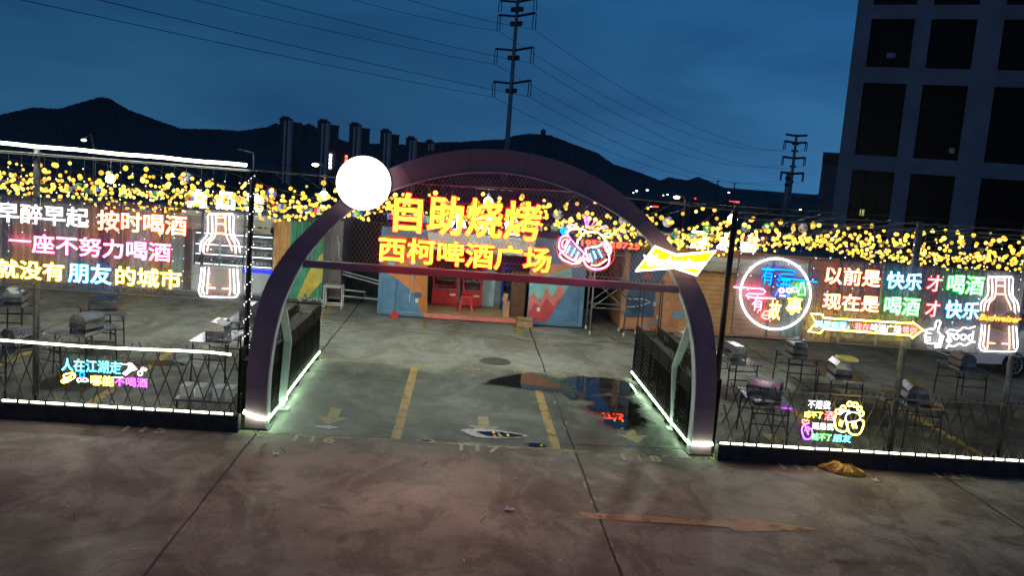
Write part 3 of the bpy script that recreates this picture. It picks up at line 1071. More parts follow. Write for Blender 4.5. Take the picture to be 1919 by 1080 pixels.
for nm, txt, a, b, c_ in (('arrow_words_cyan', '风里雨里', (150, 235), (462, 188), 'blue'), ('arrow_words_red', '我在', (540, 263), (692, 197), 'red'), ('arrow_words_white', '啤酒广场', (700, 275), (1010, 215), 'white'), ('arrow_words_red', '等你', (1015, 295), (1165, 232), 'red')):
    neon_text(rw, nm, txt, z5(*a), z5(*b), NY, *NEON[c_], off=.0, hoff=.022)
tubes(rw, 'comma', [([(478, 225), (485, 238), (474, 252)], 0, False, False)], z5, NY, .008, [NEON['blue'][0]])
tubes(rw, 'thumb', [([(1330, 250), (1350, 220), (1355, 180), (1385, 165), (1400, 190), (1380, 240), (1375, 275), (1400, 310), (1390, 360), (1370, 430), (1345, 430), (1355, 395), (1300, 395), (1255, 385), (1245, 360), (1250, 330), (1240, 315), (1260, 290), (1245, 270), (1290, 250)], 0, True, True),
                    ([(1260, 290), (1310, 295)], 0, False, False), ([(1250, 330), (1300, 335)], 0, False, False), ([(1255, 365), (1300, 360)], 0, False, False), ([(1400, 310), (1430, 320), (1395, 435), (1350, 430)], 0, False, False)], z5, NY, .011, [NEON['white'][0]])
tubes(rw, 'wave_line', [([(1455, 290), (1490, 260), (1530, 260), (1580, 270), (1630, 235), (1680, 245), (1745, 225)], 0, False, True), ([(1455, 445), (1480, 415), (1530, 425), (1590, 395), (1640, 415), (1700, 385), (1745, 380)], 0, False, True)], z5, NY, .011, [NEON['white'][0]])
neon_text(rw, 'thumb_word', 'good', z5(1452, 385), z5(1735, 272), NY, *NEON['white'], off=.01, hoff=.03)
cvr = lambda X, Y: (1835.5 + (X - 70) / 5.68 * .955, 518.6 + (Y - 115) / 5.68 * .895)
bottle(rw, cvr, NY, True)
mb = MB()
mb.poly([ony(*cvr(*p), .88) for p in ((262, 140), (345, 140), (350, 330), (400, 440), (410, 530), (170, 520), (185, 440), (250, 330))])
mb.poly([ony(*cvr(*p), .88) for p in ((185, 700), (395, 706), (395, 990), (170, 985))])
mb.build('bottle_tint', AMB, rw)
# loose supply cables hanging behind both neon walls
for k, (x0, x1, z0, z1, sag, lab) in enumerate(((-6.3, -5.1, 2.75, 2.35, .35, 'pale loose cable drooping behind the left end of the left neon wall'), (-5.2, -3.9, 2.5, 2.6, .28, 'pale loose cable looping behind the middle of the left neon wall'), (-4.2, -3.0, 2.75, 2.5, .38, 'pale loose cable looping beside the left neon bottle'),
                                             (6.4, 7.9, 2.55, 2.45, .22, 'pale loose cable looping behind the neon arrow'), (8.2, 9.1, 2.9, 2.3, .25, 'pale loose cable hanging above the neon thumb'), (-4.8, -4.4, 3.25, 2.45, .06, 'pale loose cable hanging straight down beside the orange slogan'))):
    rail([(x0 + (x1 - x0) * t / 12, .95, z0 + (z1 - z0) * t / 12 - sag * 4 * (t / 12) * (1 - t / 12)) for t in range(13)], .006, WIRE(), lab, 'cable', 'cable', 4)

# ================================================================== low curb walls, lattice fences and their strips
curbm = mat('curb_dark', (.040, .036, .034), .8, var=.4, scale=5, bump=.4)
for x0, x1, lab in ((-11.5, -2.37, 'dark low curb wall under the left lattice fence'), (5.02, 13.5, 'dark low curb wall under the right lattice fence')):
    mb = MB()
    mb.b2((x0, .0, 0), (x1, .16, .262))
    tag(mb.build('curb_wall', curbm), lab, 'curb wall')
bamboo = mat('lattice_wood', (.050, .042, .033), .55, var=.4, scale=20)
def lattice(x0, x1, z0, z1, y, label):
    o = thing('lattice_fence', label, 'fence', ((x0 + x1) / 2, y, 0), group='expanding lattice fences on the curb walls')
    sp, lean = .225, .36
    a, b = MB(), MB()
    x = x0 - lean
    while x < x1:
        j = random.uniform(-.012, .012)
        for mb, s_, yy in ((a, 1, y - .008), (b, -1, y + .008)):
            xa, xb = (x + j, x + lean + j) if s_ > 0 else (x + lean + j, x + j)
            top = z1 + random.uniform(-.02, .03)
            pa, pb = Vector((xa, yy, z0)), Vector((xb, yy, top))
            # clip to the bay
            if pb.x != pa.x:
                t0, t1 = (x0 - pa.x) / (pb.x - pa.x), (x1 - pa.x) / (pb.x - pa.x)
                lo, hi = max(0, min(t0, t1)), min(1, max(t0, t1))
                if hi - lo > .05:
                    d = pb - pa
                    bow = random.uniform(-.012, .012)
                    q = [pa + d * (lo + (hi - lo) * i / 3) for i in range(4)]
                    for i in (1, 2):
                        q[i].x += bow
                    mb.tube(q, .0095, 5)
        x += sp
    a.build('slat_layer', bamboo, o)
    b.build('slat_layer', bamboo, o)
    return o
lattice(-11.4, -2.42, .262, 1.27, .07, 'dark diamond lattice fence on the left curb with a lit top strip')
lattice(5.05, 13.4, .262, 1.22, .07, 'dark diamond lattice fence on the right curb with a grey top wire')
def strip(pts, r, label, parent=None):
    o = MB().tube(pts, r, 8).build('light_strip', LEDW)
    return tag(o, label, 'light strip', 'white light strips')
strip([(-11.4 + k * .45, .035, 1.205 - .012 * math.sin(k * .9) - .02 * math.exp(-((k - 13) / 3) ** 2)) for k in range(20)] + [(-2.52, .035, 1.20)], .017, 'white light strip along the top of the left lattice fence')
rail([(5.05 + k * .42, .045, 1.165 - .012 * math.sin(k * 1.1)) for k in range(21)], .011, mat('grey_hose', (.22, .22, .22), .5), 'grey unlit cable along the top of the right lattice fence', 'cable', 'cable')
for x0, x1, side, lab in ((-11.4, -2.44, 'left', 'white light strip in short lit pieces along the left curb top'), (5.03, 13.4, 'right', 'white light strip in short lit pieces along the right curb top')):
    o = thing('light_strip', lab, 'light strip', ((x0 + x1) / 2, .03, .28), group='white light strips')
    x = x0
    while x < x1 - .05:
        a, b = MB(), MB()
        L = min(.225 + random.uniform(-.06, .06), x1 - x)
        a.tube([(x + .018, .028, .285), (x + L - .018, .028, .285 + random.uniform(-.003, .003))], .015, 8)
        b.tube([(x + L - .018, .028, .285), (x + L + .018, .028, .285)], .017, 6)
        x += L
        a.build('lit_tube', LEDW, o)
        b.build('clip', mat('strip_clip', (.05, .05, .05), .5), o)

# small neon signs tied to the lattices
z9 = lambda X, Y: (100 + X / 9.595, 660 + Y / 9.595)
sl = thing('neon_sign', 'small neon sign with cyan top row and magenta words on the left lattice', 'neon sign', (-4.2, .02, .7))
for nm, txt, a, b, c_ in (('words_cyan', '人在江湖走', (150, 335), (1215, 180), 'cyan'), ('words_yellow', '哪能', (670, 595), (1085, 440), 'yellow'), ('words_magenta', '不喝酒', (1095, 605), (1690, 485), 'purple')):
    neon_text(sl, nm, txt, z9(*a), z9(*b), .0, *NEON[c_], off=.0, hoff=.03)
tubes(sl, 'yellow_doodle', [([(150, 520), (200, 480), (190, 420), (260, 390), (370, 385), (385, 450), (320, 500), (240, 540), (170, 550)], 0, True, True), ([(210, 480), (300, 440), (350, 410)], 0, False, True), ([(200, 520), (320, 480)], 0, False, True)], z9, .0, .010, [NEON['yellow'][0]])
tubes(sl, 'blue_ring', [(ell(517, 412, 40, 40), 0, True, False)], z9, -.01, .010, [NEON['deepblue'][0]])
tubes(sl, 'white_doodle', [([(430, 500), (470, 470), (520, 500), (570, 470), (630, 520), (560, 535), (500, 525), (450, 540)], 0, True, True), (ell(1560, 385, 40, 38), 0, True, False), ([(1600, 380), (1575, 310), (1605, 285), (1680, 315), (1665, 340), (1610, 325)], 0, False, False),
                           ([(1200, 210), (1300, 225), (1380, 200)], 0, False, True), ([(1090, 455), (1250, 462)], 0, False, False)], z9, .0, .009, [NEON['white'][0]])
mb = MB()
mb.poly([ony(*z9(*p), .0) for p in ((1385, 200), (1500, 320), (1400, 350), (1300, 430), (1240, 385), (1340, 310), (1350, 215))])
mb.build('goblet', NEON['white'][0], sl)
tubes(sl, 'goblet_rim', [([(1405, 205), (1505, 318)], 0, False, False)], z9, -.01, .008, [NEON['red'][0]])
z8 = lambda X, Y: (1480 + X / 8.306, 720 + Y / 8.306)
sr = thing('neon_sign', 'small neon sign with yellow mugs and a finger heart on the right lattice', 'neon sign', (6.6, .02, .7))
for nm, txt, a, b, c_ in (('words_white', '不是我', (280, 378), (640, 272), 'white'), ('words_yellow', '戒不了', (225, 520), (522, 440), 'yellow'), ('words_red', '酒', (535, 565), (700, 432), 'red'), ('words_white', '而是我', (345, 705), (690, 622), 'white'),
                          ('words_green', '戒不了', (350, 872), (655, 785), 'green'), ('words_cyan', '朋友', (670, 898), (960, 800), 'cyan')):
    neon_text(sr, nm, txt, z8(*a), z8(*b), .0, *NEON[c_], off=.0, hoff=.03)
tubes(sr, 'heart', [([(240, 630), (195, 600), (195, 565), (230, 560), (245, 585), (270, 560), (300, 575), (295, 610)], 0, True, False)], z8, .0, .009, [NEON['red'][0]])
tubes(sr, 'hand', [([(215, 645), (190, 700), (195, 760), (230, 850), (300, 860), (345, 820), (350, 740), (330, 700), (300, 710), (290, 670), (250, 690), (240, 645)], 0, True, True), ([(230, 720), (300, 740)], 0, False, False), ([(250, 690), (290, 790)], 0, False, False)], z8, .0, .009, [NEON['purple'][0]])
tubes(sr, 'mugs', [([(720, 480), (700, 560), (720, 690), (800, 740), (880, 730), (900, 640), (860, 560)], 0, False, True), ([(880, 600), (920, 740), (980, 790), (1080, 780), (1130, 700), (1150, 590), (1100, 560)], 0, False, True),
                   ([(790, 560), (770, 650)], 0, False, False), ([(825, 580), (800, 665)], 0, False, False), ([(975, 620), (990, 690)], 0, False, False), ([(1020, 610), (1040, 690)], 0, False, False)]
      + [(ell(x, y, 36, 34, 14), 0, True, False) for x, y in ((750, 430), (830, 375), (935, 315), (1020, 325), (1085, 385), (1115, 462))], z8, .0, .012, [NEON['yellow'][0]])
tubes(sr, 'foam', [([(780, 480), (850, 430), (930, 420), (900, 460), (870, 520), (890, 590), (980, 590), (1080, 560), (1090, 480), (980, 440), (900, 470)], 0, False, True)], z8, .0, .010, [NEON['white'][0]])

# ================================================================== planter fences lining the passage
def planter_fence(xi, xo, label, groupx):
    y0, y1 = .62, 5.30
    s_ = 1 if xo > xi else -1
    o = thing('planter_fence', label, 'fence', ((xi + xo) / 2, (y0 + y1) / 2, 0), group='dark planter fences lining the passage')
    m = BLACKW()
    for x, nm in ((xi, 'lattice_side'), (xo, 'lattice_side')):
        a = MB()
        n = 6
        for k in range(n + 1):
            y = y0 + (y1 - y0) * k / n
            a.box((x, y, .60), (.045, .045, 1.12))
        for z, h in ((1.15, .03), (.90, .03), (.13, .03)):
            a.b2((x - .02, y0, z - h / 2), (x + .02, y1, z + h / 2))
        for k in range(n):
            ya, yb = y0 + (y1 - y0) * k / n + .03, y0 + (y1 - y0) * (k + 1) / n - .03
            a.b2((x - .012, ya, .92), (x + .012, yb, 1.13))
        a.build('frame', m, o)
        a = MB()
        y = y0 - .6
        while y < y1:
            for q, dy in ((-.006, .45), (.006, -.45)):
                pa, pb = Vector((x + q, y + (0 if dy > 0 else .45), .145)), Vector((x + q, y + (0 if dy > 0 else .45) + dy, .885))
                t0, t1 = (y0 - pa.y) / dy, (y1 - pa.y) / dy
                lo, hi = max(0, min(t0, t1)), min(1, max(t0, t1))
                if hi - lo > .03:
                    a.bar(pa + (pb - pa) * lo, pa + (pb - pa) * hi, .010, .018)
            y += .092
        a.build(nm, m, o)
    a = MB()
    a.b2((xi + s_ * .025, y0 + .02, .90), (xo - s_ * .025, y1 - .02, .98)) if s_ > 0 else a.b2((xo + .025, y0 + .02, .90), (xi - .025, y1 - .02, .98))
    a.build('soil_box', mat('soil', (.02, .016, .013), .95, var=.5, scale=30, bump=.8), o)
    for k in range(5):
        MB().b2((min(xi, xo) - .03, y0 + .3 + k * 1.05, .003), (max(xi, xo) + .03, y0 + .38 + k * 1.05, .09)).build('foot', m, o)
    gm = mat('planter_leaf', (.045, .050, .030), .7, var=.5, scale=8)
    tw = mat('dry_twig', (.08, .06, .045), .8, var=.3)
    for k in range(9 if s_ < 0 else 7):
        py = random.uniform(y0 + .2, y1 - .2)
        px_ = random.uniform(min(xi, xo) + .1, max(xi, xo) - .1)
        a = MB()
        for j in range(7):
            an = random.uniform(0, 6.28)
            h = random.uniform(.08, .26)
            tip = Vector((px_ + math.cos(an) * h * .45, py + math.sin(an) * h * .45, .98 + h))
            a.tube([(px_, py, .975), (px_ + math.cos(an) * h * .15, py + math.sin(an) * h * .15, .98 + h * .5), tip], .004, 3)
        a.k = 1
        for j in range(26):
            an = random.uniform(0, 6.28)
            rr = random.uniform(.02, .13)
            c = Vector((px_ + math.cos(an) * rr, py + math.sin(an) * rr, .99 + random.uniform(0, .22)))
            u = Vector((random.uniform(-1, 1), random.uniform(-1, 1), random.uniform(-.3, 1))).normalized() * .03
            w = Vector((random.uniform(-1, 1), random.uniform(-1, 1), random.uniform(-.5, .5))).normalized() * .013
            a.add([c - u, c + w, c + u, c - w], [(0, 1, 2, 3)])
        a.build('plant', [tw, gm], o)
    return o
planter_fence(-2.06, -2.52, 'long dark planter fence running back from the left leg of the arch', 0)
planter_fence(4.66, 5.12, 'long dark planter fence running back from the right leg of the arch', 0)
fg = thing('flower_garland', 'garland of small white blossoms hanging at the far end of the left planter fence', 'garland', (-2.0, 5.36, 0))
tw_g, bl = MB(), MB()
gp_ = [(-2.04 + .05 * math.sin(k * .9), 5.36 - .02 * math.cos(k), 1.26 - .07 * k) for k in range(10)]
tw_g.tube([(-2.55, 5.34, 1.22), (-2.3, 5.34, 1.28)] + gp_, .006, 4)
tw_g.build('vine', mat('vine_stem', (.03, .04, .02), .8), fg)
for p in gp_ + [(-2.5 + .1 * k, 5.34, 1.25 + .03 * (k % 2)) for k in range(5)]:
    for k in range(2):
        bl.sphere((p[0] + random.uniform(-.05, .05), p[1] + random.uniform(-.04, .02), p[2] + random.uniform(-.03, .03)), random.uniform(.018, .03), 6, 4)
bl.build('blossom', mat('blossom_white', (.62, .62, .60), .7, var=.1), fg)['kind'] = 'stuff'
LEDG = glow('passage_light_strip', (.66, 1.0, .64), 30)
o = MB().tube([(-2.345, .30, .27), (-2.34, .195, .262), (-2.26, .185, .225), (-2.12, .185, .185), (-2.0, .19, .18), (-1.98, .40, .15), (-1.985, .8, .15), (-1.95, 1.5, .15), (-2.0, 1.7, .15), (-2.02, 3.2, .15), (-2.025, 5.3, .15)], .016, 8).build('light_strip', LEDG)
tag(o, 'white light strip round the left arch foot and along the left planter fence', 'light strip', 'white light strips')
o = MB().tube([(4.99, .30, .20), (4.985, .195, .195), (4.85, .185, .185), (4.66, .185, .185), (4.635, .4, .15), (4.63, 1.3, .15), (4.60, 1.6, .16), (4.62, 1.8, .15), (4.625, 5.28, .15)], .016, 8).build('light_strip', LEDG)
tag(o, 'white light strip round the right arch foot and along the right planter fence', 'light strip', 'white light strips')

# ================================================================== containers round the yard
def cm(name, col, rough=.5, var=.16, bump=.12):
    return mat(name, col, rough, var=var, scale=3, bump=bump)
C_BLUE, C_ORANGE, C_TEAL = cm('mural_blue', (.085, .19, .32)), cm('mural_orange', (.50, .165, .045)), cm('mural_teal', (.18, .40, .40))
C_PINK, C_RED, C_GREEN = cm('mural_pink', (.62, .17, .15)), cm('mural_red', (.48, .055, .06)), cm('mural_green', (.07, .30, .19))
C_YEL, C_BROWN, C_GREY = cm('mural_yellow', (.58, .46, .08)), cm('panel_brown', (.40, .22, .12)), cm('panel_grey', (.40, .42, .43))
C_TAN, C_SALMON, C_NAVY = cm('panel_tan', (.58, .29, .11)), cm('panel_salmon', (.56, .24, .12)), cm('panel_navy', (.05, .10, .19))
C_DARK, C_WHITE = cm('frame_dark', (.06, .065, .07)), cm('panel_white', (.62, .66, .66), .45, .08)
C_PALEB, C_FLOOR, C_SKY = cm('panel_pale_blue', (.42, .54, .58)), mat('plywood_floor', (.52, .36, .17), .5, var=.2, scale=4), cm('mural_sky', (.22, .36, .48))
AWN = mat('awning_cloth', (.50, .47, .36), .8, var=.12, scale=3, bump=.2)
AWNW = mat('awning_white', (.74, .78, .74), .6, var=.08)

def corr(mb, x0, x1, z0, z1, y, pitch=.20, dep=.035):
    """corrugated sheet facing -y"""
    x, pr = x0, []
    while x < x1 - 1e-6:
        for dx, dy in ((0, 0), (.30, 0), (.5, dep), (.80, dep)):
            if x + dx * pitch < x1:
                pr.append((x + dx * pitch, y + dy))
        x += pitch
    pr.append((x1, y))
    for i in range(len(pr) - 1):
        a, b = pr[i], pr[i + 1]
        mb.quad((a[0], a[1], z0), (b[0], b[1], z0), (b[0], b[1], z1), (a[0], a[1], z1))
def shell(o, x0, x1, y0, y1, h, side, roofm, floorm=None, back=None):
    mb = MB()
    mb.b2((x0 + .03, y0 + .03, h - .06), (x1 - .03, y1 - .03, h))
    mb.build('roof', roofm, o)
    mb = MB()
    mb.b2((x0 + .05, y0 + .01, .06), (x1 - .05, y1 - .01, .15))
    mb.build('floor', floorm or C_FLOOR, o)
    MB().b2((x0, y0 + .06, .08), (x0 + .05, y1, h - .06)).build('side_wall', side, o)
    MB().b2((x1 - .05, y0 + .06, .08), (x1, y1, h - .06)).build('side_wall', side, o)
    mb = MB()
    mb.b2((x0 + .05, y1 - .06, .15), (x1 - .05, y1, h - .06))
    mb.build('back_wall', back or side, o)
def posts(o, x0, x1, y, h, m):
    mb = MB()
    for x in (x0, x1):
        mb.box((x, y + .05, h / 2 + .03), (.11, .11, h - .05))
    mb.b2((x0 + .055, y + .01, h - .11), (x1 - .055, y + .09, h - .01))
    mb.b2((x0 + .055, y + .01, .04), (x1 - .055, y + .09, .14))
    mb.build('frame', m, o)
def awning(o, x0, x1, y, zt, zb, cloth, out=.42, slope_mat=None):
    mb = MB()
    mb.b2((x0, y - .16, zt - .13), (x1, y - .01, zt))
    cas = mb.build('awning_case', AWNW, o)
    mb = MB()
    n = max(4, int((x1 - x0) / .045))
    zv = zb + .12
    mb.quad((x0 + .03, y - .16, zt - .11), (x1 - .03, y - .16, zt - .11), (x1 - .03, y - out, zv + .05), (x0 + .03, y - out, zv + .05))
    for i in range(n):
        xa, xb = x0 + .03 + (x1 - x0 - .06) * i / n, x0 + .03 + (x1 - x0 - .06) * (i + 1) / n
        za = zb + .035 * abs(math.sin(xa * 9.0))
        zb_ = zb + .035 * abs(math.sin(xb * 9.0))
        mb.quad((xa, y - out, za), (xb, y - out, zb_), (xb, y - out, zv + .05), (xa, y - out, zv + .05))
    mb.build('awning_cloth', cloth, cas)
def mural(o, y, polys, names):
    mb = MB()
    ms = []
    for pts, m in polys:
        if m not in ms:
            ms.append(m)
        mb.k = ms.index(m)
        q = [ony(p[0], p[1], y) for p in pts]
        off = mb_off[0]
        mb_off[0] += .0015
        mb.poly([(p.x, y - off, p.z) for p in q])
    mb.build(names, ms, o)
mb_off = [.003]
def roof_letters(label, chars, y):
    pts = [ony(*c[1], y) for c in chars]
    o = thing('roof_letters', label, 'sign', (sum(p.x for p in pts) / len(pts), y, 2.5), group='white letter signs on the container roofs')
    for ch, a, b in chars:
        A, B = ony(*a, y), ony(*b, y)
        mb = MB()
        put_text(mb, ch, (A.x, A.z), (B.x, B.z), y, .045, depth=.06, ref=.045)
        mb.build('letter', LETW, o)
    mb = MB()
    x0, x1 = pts[0].x - .1, pts[-1].x + .6
    for dz in (.05, .32):
        mb.bar((x0, y + .09, pts[0].z + dz), (x1, y + .09, pts[0].z + dz), .02)
    n = 4
    for k in range(n):
        x = x0 + (x1 - x0) * k / (n - 1)
        mb.bar((x, y + .11, 2.42), (x, y + .11, pts[0].z + .4), .02)
    mb.build('letter_rack', STEEL(), o)
    return o

# middle container: blue and orange kiosk with the open front
YM = 11.0
mid = thing('container_kiosk', 'open fronted container kiosk painted blue, orange and red behind the arch', 'container', (1.43, YM, 0), group='container kiosks round the yard')
shell(mid, -1.40, 4.27, YM, 13.5, 2.46, C_BLUE, C_DARK, C_FLOOR, C_PALEB)
mb = MB()
mb.b2((-1.34, YM + .02, .14), (-.09, YM + .07, 2.35))
mb.b2((2.73, YM + .02, .14), (4.21, YM + .07, 2.35))
mb.b2((-.09, YM + .02, 2.16), (2.73, YM + .07, 2.35))
mb.build('front_wall', C_BLUE, mid)
posts(mid, -1.345, 4.215, YM - .02, 2.46, C_BLUE)
mb = MB()
mb.b2((-.12, YM - .06, .035), (2.78, YM - .022, .155))
mb.build('door_sill', C_PINK, mid)
c1 = lambda X, Y: (700 + X / 6, 420 + Y / 6)
c2 = lambda X, Y: (880 + X / 5.4, 440 + Y / 5.4)
mb_off[0] = .003
mural(mid, YM + .018, [([(714, 440), (803, 446), (800, 592), (788, 592), (782, 562), (773, 547), (750, 527), (724, 511), (716, 502)], C_ORANGE),
                       ([(768, 487), (776, 485), (783, 496), (781, 512), (776, 523), (769, 512)], C_SKY), ([(728, 478), (736, 476), (741, 488), (738, 500), (731, 503), (727, 492)], C_SKY)], 'mural')
mural(mid, YM + .018, [([c2(608, 300), c2(1020, 300), c2(1020, 560), c2(605, 560)], C_SALMON), ([c2(604, 470), c2(700, 430), c2(900, 380), c2(1030, 330), c2(1040, 540), c2(1000, 620), c2(602, 660)], C_TEAL),
                       ([c2(596, 700), c2(600, 640), c2(650, 575), c2(710, 690), c2(780, 530), c2(830, 640), c2(910, 500), c2(962, 580), c2(850, 760), c2(780, 800), c2(600, 830)], C_PINK),
                       ([c2(586, 850), c2(598, 790), c2(660, 690), c2(720, 735), c2(780, 640), c2(850, 725), c2(962, 592), c2(860, 790), c2(772, 890), c2(588, 878)], C_RED),
                       ([c2(1000, 530), c2(1034, 500), c2(1032, 893), c2(774, 886), c2(964, 592)], C_BLUE)], 'mural')
awning(mid, -.14, 2.80, YM, 2.40, 1.93, AWNW, .30)
mb = MB()
for p in (c1(487, 860), c2(697, 757)):
    q = ony(*p, YM)
    mb.box((q.x, YM - .012, q.z), (.085, .03, .11))
mb.build('socket_box', C_WHITE, mid)
q = ony(*c1(495, 805), YM)
mb = MB()
mb.box((q.x, YM - .014, q.z + .02), (.20, .04, .12))
mb.build('switch_panel', C_NAVY, mid)
mb = MB()
mb.tube([ony(*c1(440, 400), YM - .03), ony(*c1(440, 640), YM - .03), ony(*c1(425, 740), YM - .03), ony(*c1(402, 820), YM - .03), ony(*c1(402, 880), YM - .03)], .010, 5)
mb.build('hanging_cord', C_WHITE, mid)
mb = MB()
mb.b2((1.47, 12.9, .16), (1.86, 13.40, 2.3))
mb.build('partition', C_PALEB, mid)

# coolers and the things inside the kiosk
def cooler(x0, x1, yf, h, body, label, shelfm):
    o = thing('drinks_cooler', label, 'cooler', ((x0 + x1) / 2, yf + .28, .155), group='drinks coolers in the kiosk')
    z0 = .19
    mb = MB()
    mb.b2((x0, yf + .05, z0), (x1, yf + .58, z0 + .42))
    mb.b2((x0, yf + .05, z0 + .42), (x0 + .05, yf + .58, h))
    mb.b2((x1 - .05, yf + .05, z0 + .42), (x1, yf + .58, h))
    mb.b2((x0 + .05, yf + .53, z0 + .42), (x1 - .05, yf + .58, h - .30))
    mb.b2((x0 + .05, yf + .05, h - .30), (x1 - .05, yf + .58, h))
    mb.build('body', body, o)
    mb = MB()
    for z in (.45, .70, .95):
        mb.b2((x0 + .055, yf + .10, z0 + z), (x1 - .055, yf + .52, z0 + z + .018))
    mb.build('shelf', shelfm, o)
    mb = MB()
    for z in (.468, .718, .968):
        for k in range(6):
            x = x0 + .10 + (x1 - x0 - .2) * k / 5
            if random.random() < .8:
                mb.tube([(x, yf + .2, z0 + z), (x, yf + .2, z0 + z + .12), (x, yf + .2, z0 + z + .19)], .028, 6, r2=.012)
    mb.build('bottles', mat('bottle_glass', (.06, .07, .05), .2, var=.2), o)['kind'] = 'stuff'
    mb = MB()
    for a, b in (((x0 + .01, z0 + .44), (x1 - .01, z0 + .44)), ((x0 + .01, h - .31), (x1 - .01, h - .31)), ((x0 + .03, z0 + .44), (x0 + .03, h - .31)), ((x1 - .03, z0 + .44), (x1 - .03, h - .31))):
        mb.bar((a[0], yf + .025, a[1]), (b[0], yf + .025, b[1]), .04)
    mb.build('door_frame', body, o)
    mb = MB()
    mb.b2((x1 - .24, yf + .038, z0 + .28), (x1 - .08, yf + .049, z0 + .33))
    mb.build('badge', C_WHITE, o)
    mb = MB()
    for x in (x0 + .06, x1 - .06):
        for y in (yf + .1, yf + .52):
            mb.tube([(x, y, .152), (x, y, z0)], .02, 6)
    mb.build('foot', DSTEEL(), o)
REDC, BLUC = mat('cooler_red', (.50, .025, .03), .35, var=.12), mat('cooler_blue', (.02, .04, .28), .35, var=.12)
cooler(.02, .78, 12.45, 1.98, REDC, 'red glass door cooler nearer the orange wall of the kiosk', STEEL())
cooler(.90, 1.48, 12.45, 1.98, REDC, 'red glass door cooler standing behind the red plastic stool', STEEL())
cooler(2.02, 2.68, 12.25, 1.70, BLUC, 'blue drinks cooler at the right of the kiosk beside the brown cabinet', STEEL())
cab = thing('wood_cabinet', 'tall dark brown wooden cabinet at the right side of the kiosk opening', 'cabinet', (2.42, 11.5, .155))
BRW = mat('cabinet_wood', (.105, .040, .020), .45, var=.3, scale=7)
mb = MB()
mb.b2((2.26, 11.22, .157), (2.66, 11.85, 1.42))
mb.build('carcass', BRW, cab)
mb = MB()
mb.b2((2.275, 11.205, .20), (2.645, 11.219, 1.39))
mb.build('door', BRW, cab)
mb = MB()
mb.b2((2.24, 11.20, 1.42), (2.68, 11.87, 1.45))
mb.build('top', BRW, cab)
bx = thing('storage_box', 'small brown box leaning against the brown cabinet in the kiosk', 'box', (2.13, 11.4, .155))
mb = MB()
mb.b2((2.06, 11.25, .157), (2.24, 11.5, .60))
mb.build('body', C_BROWN, bx)
mb = MB()
mb.box((2.10, 11.30, .70), (.12, .12, .22), ry=.25)
mb.build('rolled_paper', C_TAN, bx)
st = thing('plastic_stool', 'red plastic stool standing on the kiosk floor before the coolers', 'stool', (1.02, 11.75, .155))
STR = mat('stool_red', (.55, .03, .035), .4, var=.08)
mb = MB()
mb.box((1.02, 11.75, .60), (.32, .30, .035))
mb.box((1.02, 11.75, .565), (.29, .27, .035))
mb.build('seat', STR, st)
for sx in (-1, 1):
    for sy in (-1, 1):
        MB().bar((1.02 + sx * .12, 11.75 + sy * .11, .55), (1.02 + sx * .18, 11.75 + sy * .16, .157), .06, .03).build('leg', STR, st)
MB().box((1.02, 11.60, .40), (.26, .02, .05)).build('apron', STR, st)
q = onz(738, 596)
rod = thing('floor_squeegee', 'thin stick with a red base leaning on the blue kiosk wall', 'squeegee', (q.x, 10.9, 0))
MB().tube([(q.x, 10.88, .15), (q.x + .02, 10.955, 1.05)], .014, 6).build('handle', C_NAVY, rod)
MB().prism([(q.x - .14, 10.80, .004), (q.x + .14, 10.80, .004), (q.x + .05, 10.80, .17), (q.x - .05, 10.80, .17)], (0, .10, 0)).build('head', STR, rod)
q = onz(980, 606)
cbx = thing('cardboard_box', 'brown cardboard box on the ground at the right foot of the kiosk', 'box', (q.x, 10.75, 0))
CARD = mat('cardboard', (.30, .18, .09), .8, var=.15, scale=5)
MB().box((q.x, 10.74, .13), (.44, .30, .25)).build('body', CARD, cbx)
MB().box((q.x, 10.58, .25), (.43, .10, .008), rx=.7).build('flap', CARD, cbx)
MB().box((q.x, 10.587, .12), (.12, .004, .04)).build('print_mark', C_BROWN, cbx)
q = onz(1048, 612)
bgo = thing('plastic_bag', 'small white plastic bag lying by the blue end of the kiosk', 'bag', (q.x, q.y, 0))
mb = MB()
for k in range(5):
    mb.sphere((q.x + random.uniform(-.12, .12), q.y + random.uniform(-.04, .04), .05), .07, 7, 5, (1.2, .9, .8))
mb.build('lump', mat('bag_white', (.5, .5, .5), .5, var=.3, scale=20, bump=.6), bgo)

roof_letters('white glowing letters above the kiosk, mostly hidden by the yellow letters', [('小', (842, 434), (875, 402)), ('料', (893, 438), (927, 405)), ('台', (944, 441), (978, 408))], 11.05)

# left container with the cold counter
YL = 12.1
lc = thing('container_kiosk', 'long left container kiosk with a lit cold counter and green end wall', 'container', (-6.0, YL, 0), group='container kiosks round the yard')
shell(lc, -9.15, -2.98, YL, 14.6, 2.47, C_GREY, C_DARK, C_GREY, C_WHITE)
posts(lc, -9.09, -3.04, YL - .02, 2.47, C_DARK)
mb = MB()
mats = [C_BROWN, C_GREY, C_TAN, C_GREEN, C_TEAL, C_NAVY]
for x0, x1, k, z0 in ((-9.03, -8.5, 0, .14), (-8.5, -7.9, 1, .14), (-7.9, -7.35, 2, .14), (-7.35, -7.0, 4, .14), (-4.52, -4.06, 2, .14), (-4.06, -3.10, 3, .14)):
    mb.k = k
    corr(mb, x0, x1, z0, 2.36, YL + .02)
mb.k = 1
mb.b2((-7.0, YL + .02, 2.1), (-4.52, YL + .07, 2.36))
mb.build('front_wall', mats, lc)
mb = MB()
q = [ony(*p, YL + .012) for p in ((597, 483), (608, 470), (608, 522), (588, 545), (575, 562), (574, 548), (559, 566), (556, 560), (577, 512))]
mb.poly(q)
mb.poly([ony(*p, YL + .012) for p in ((594, 445), (608, 428), (608, 447), (590, 462))])
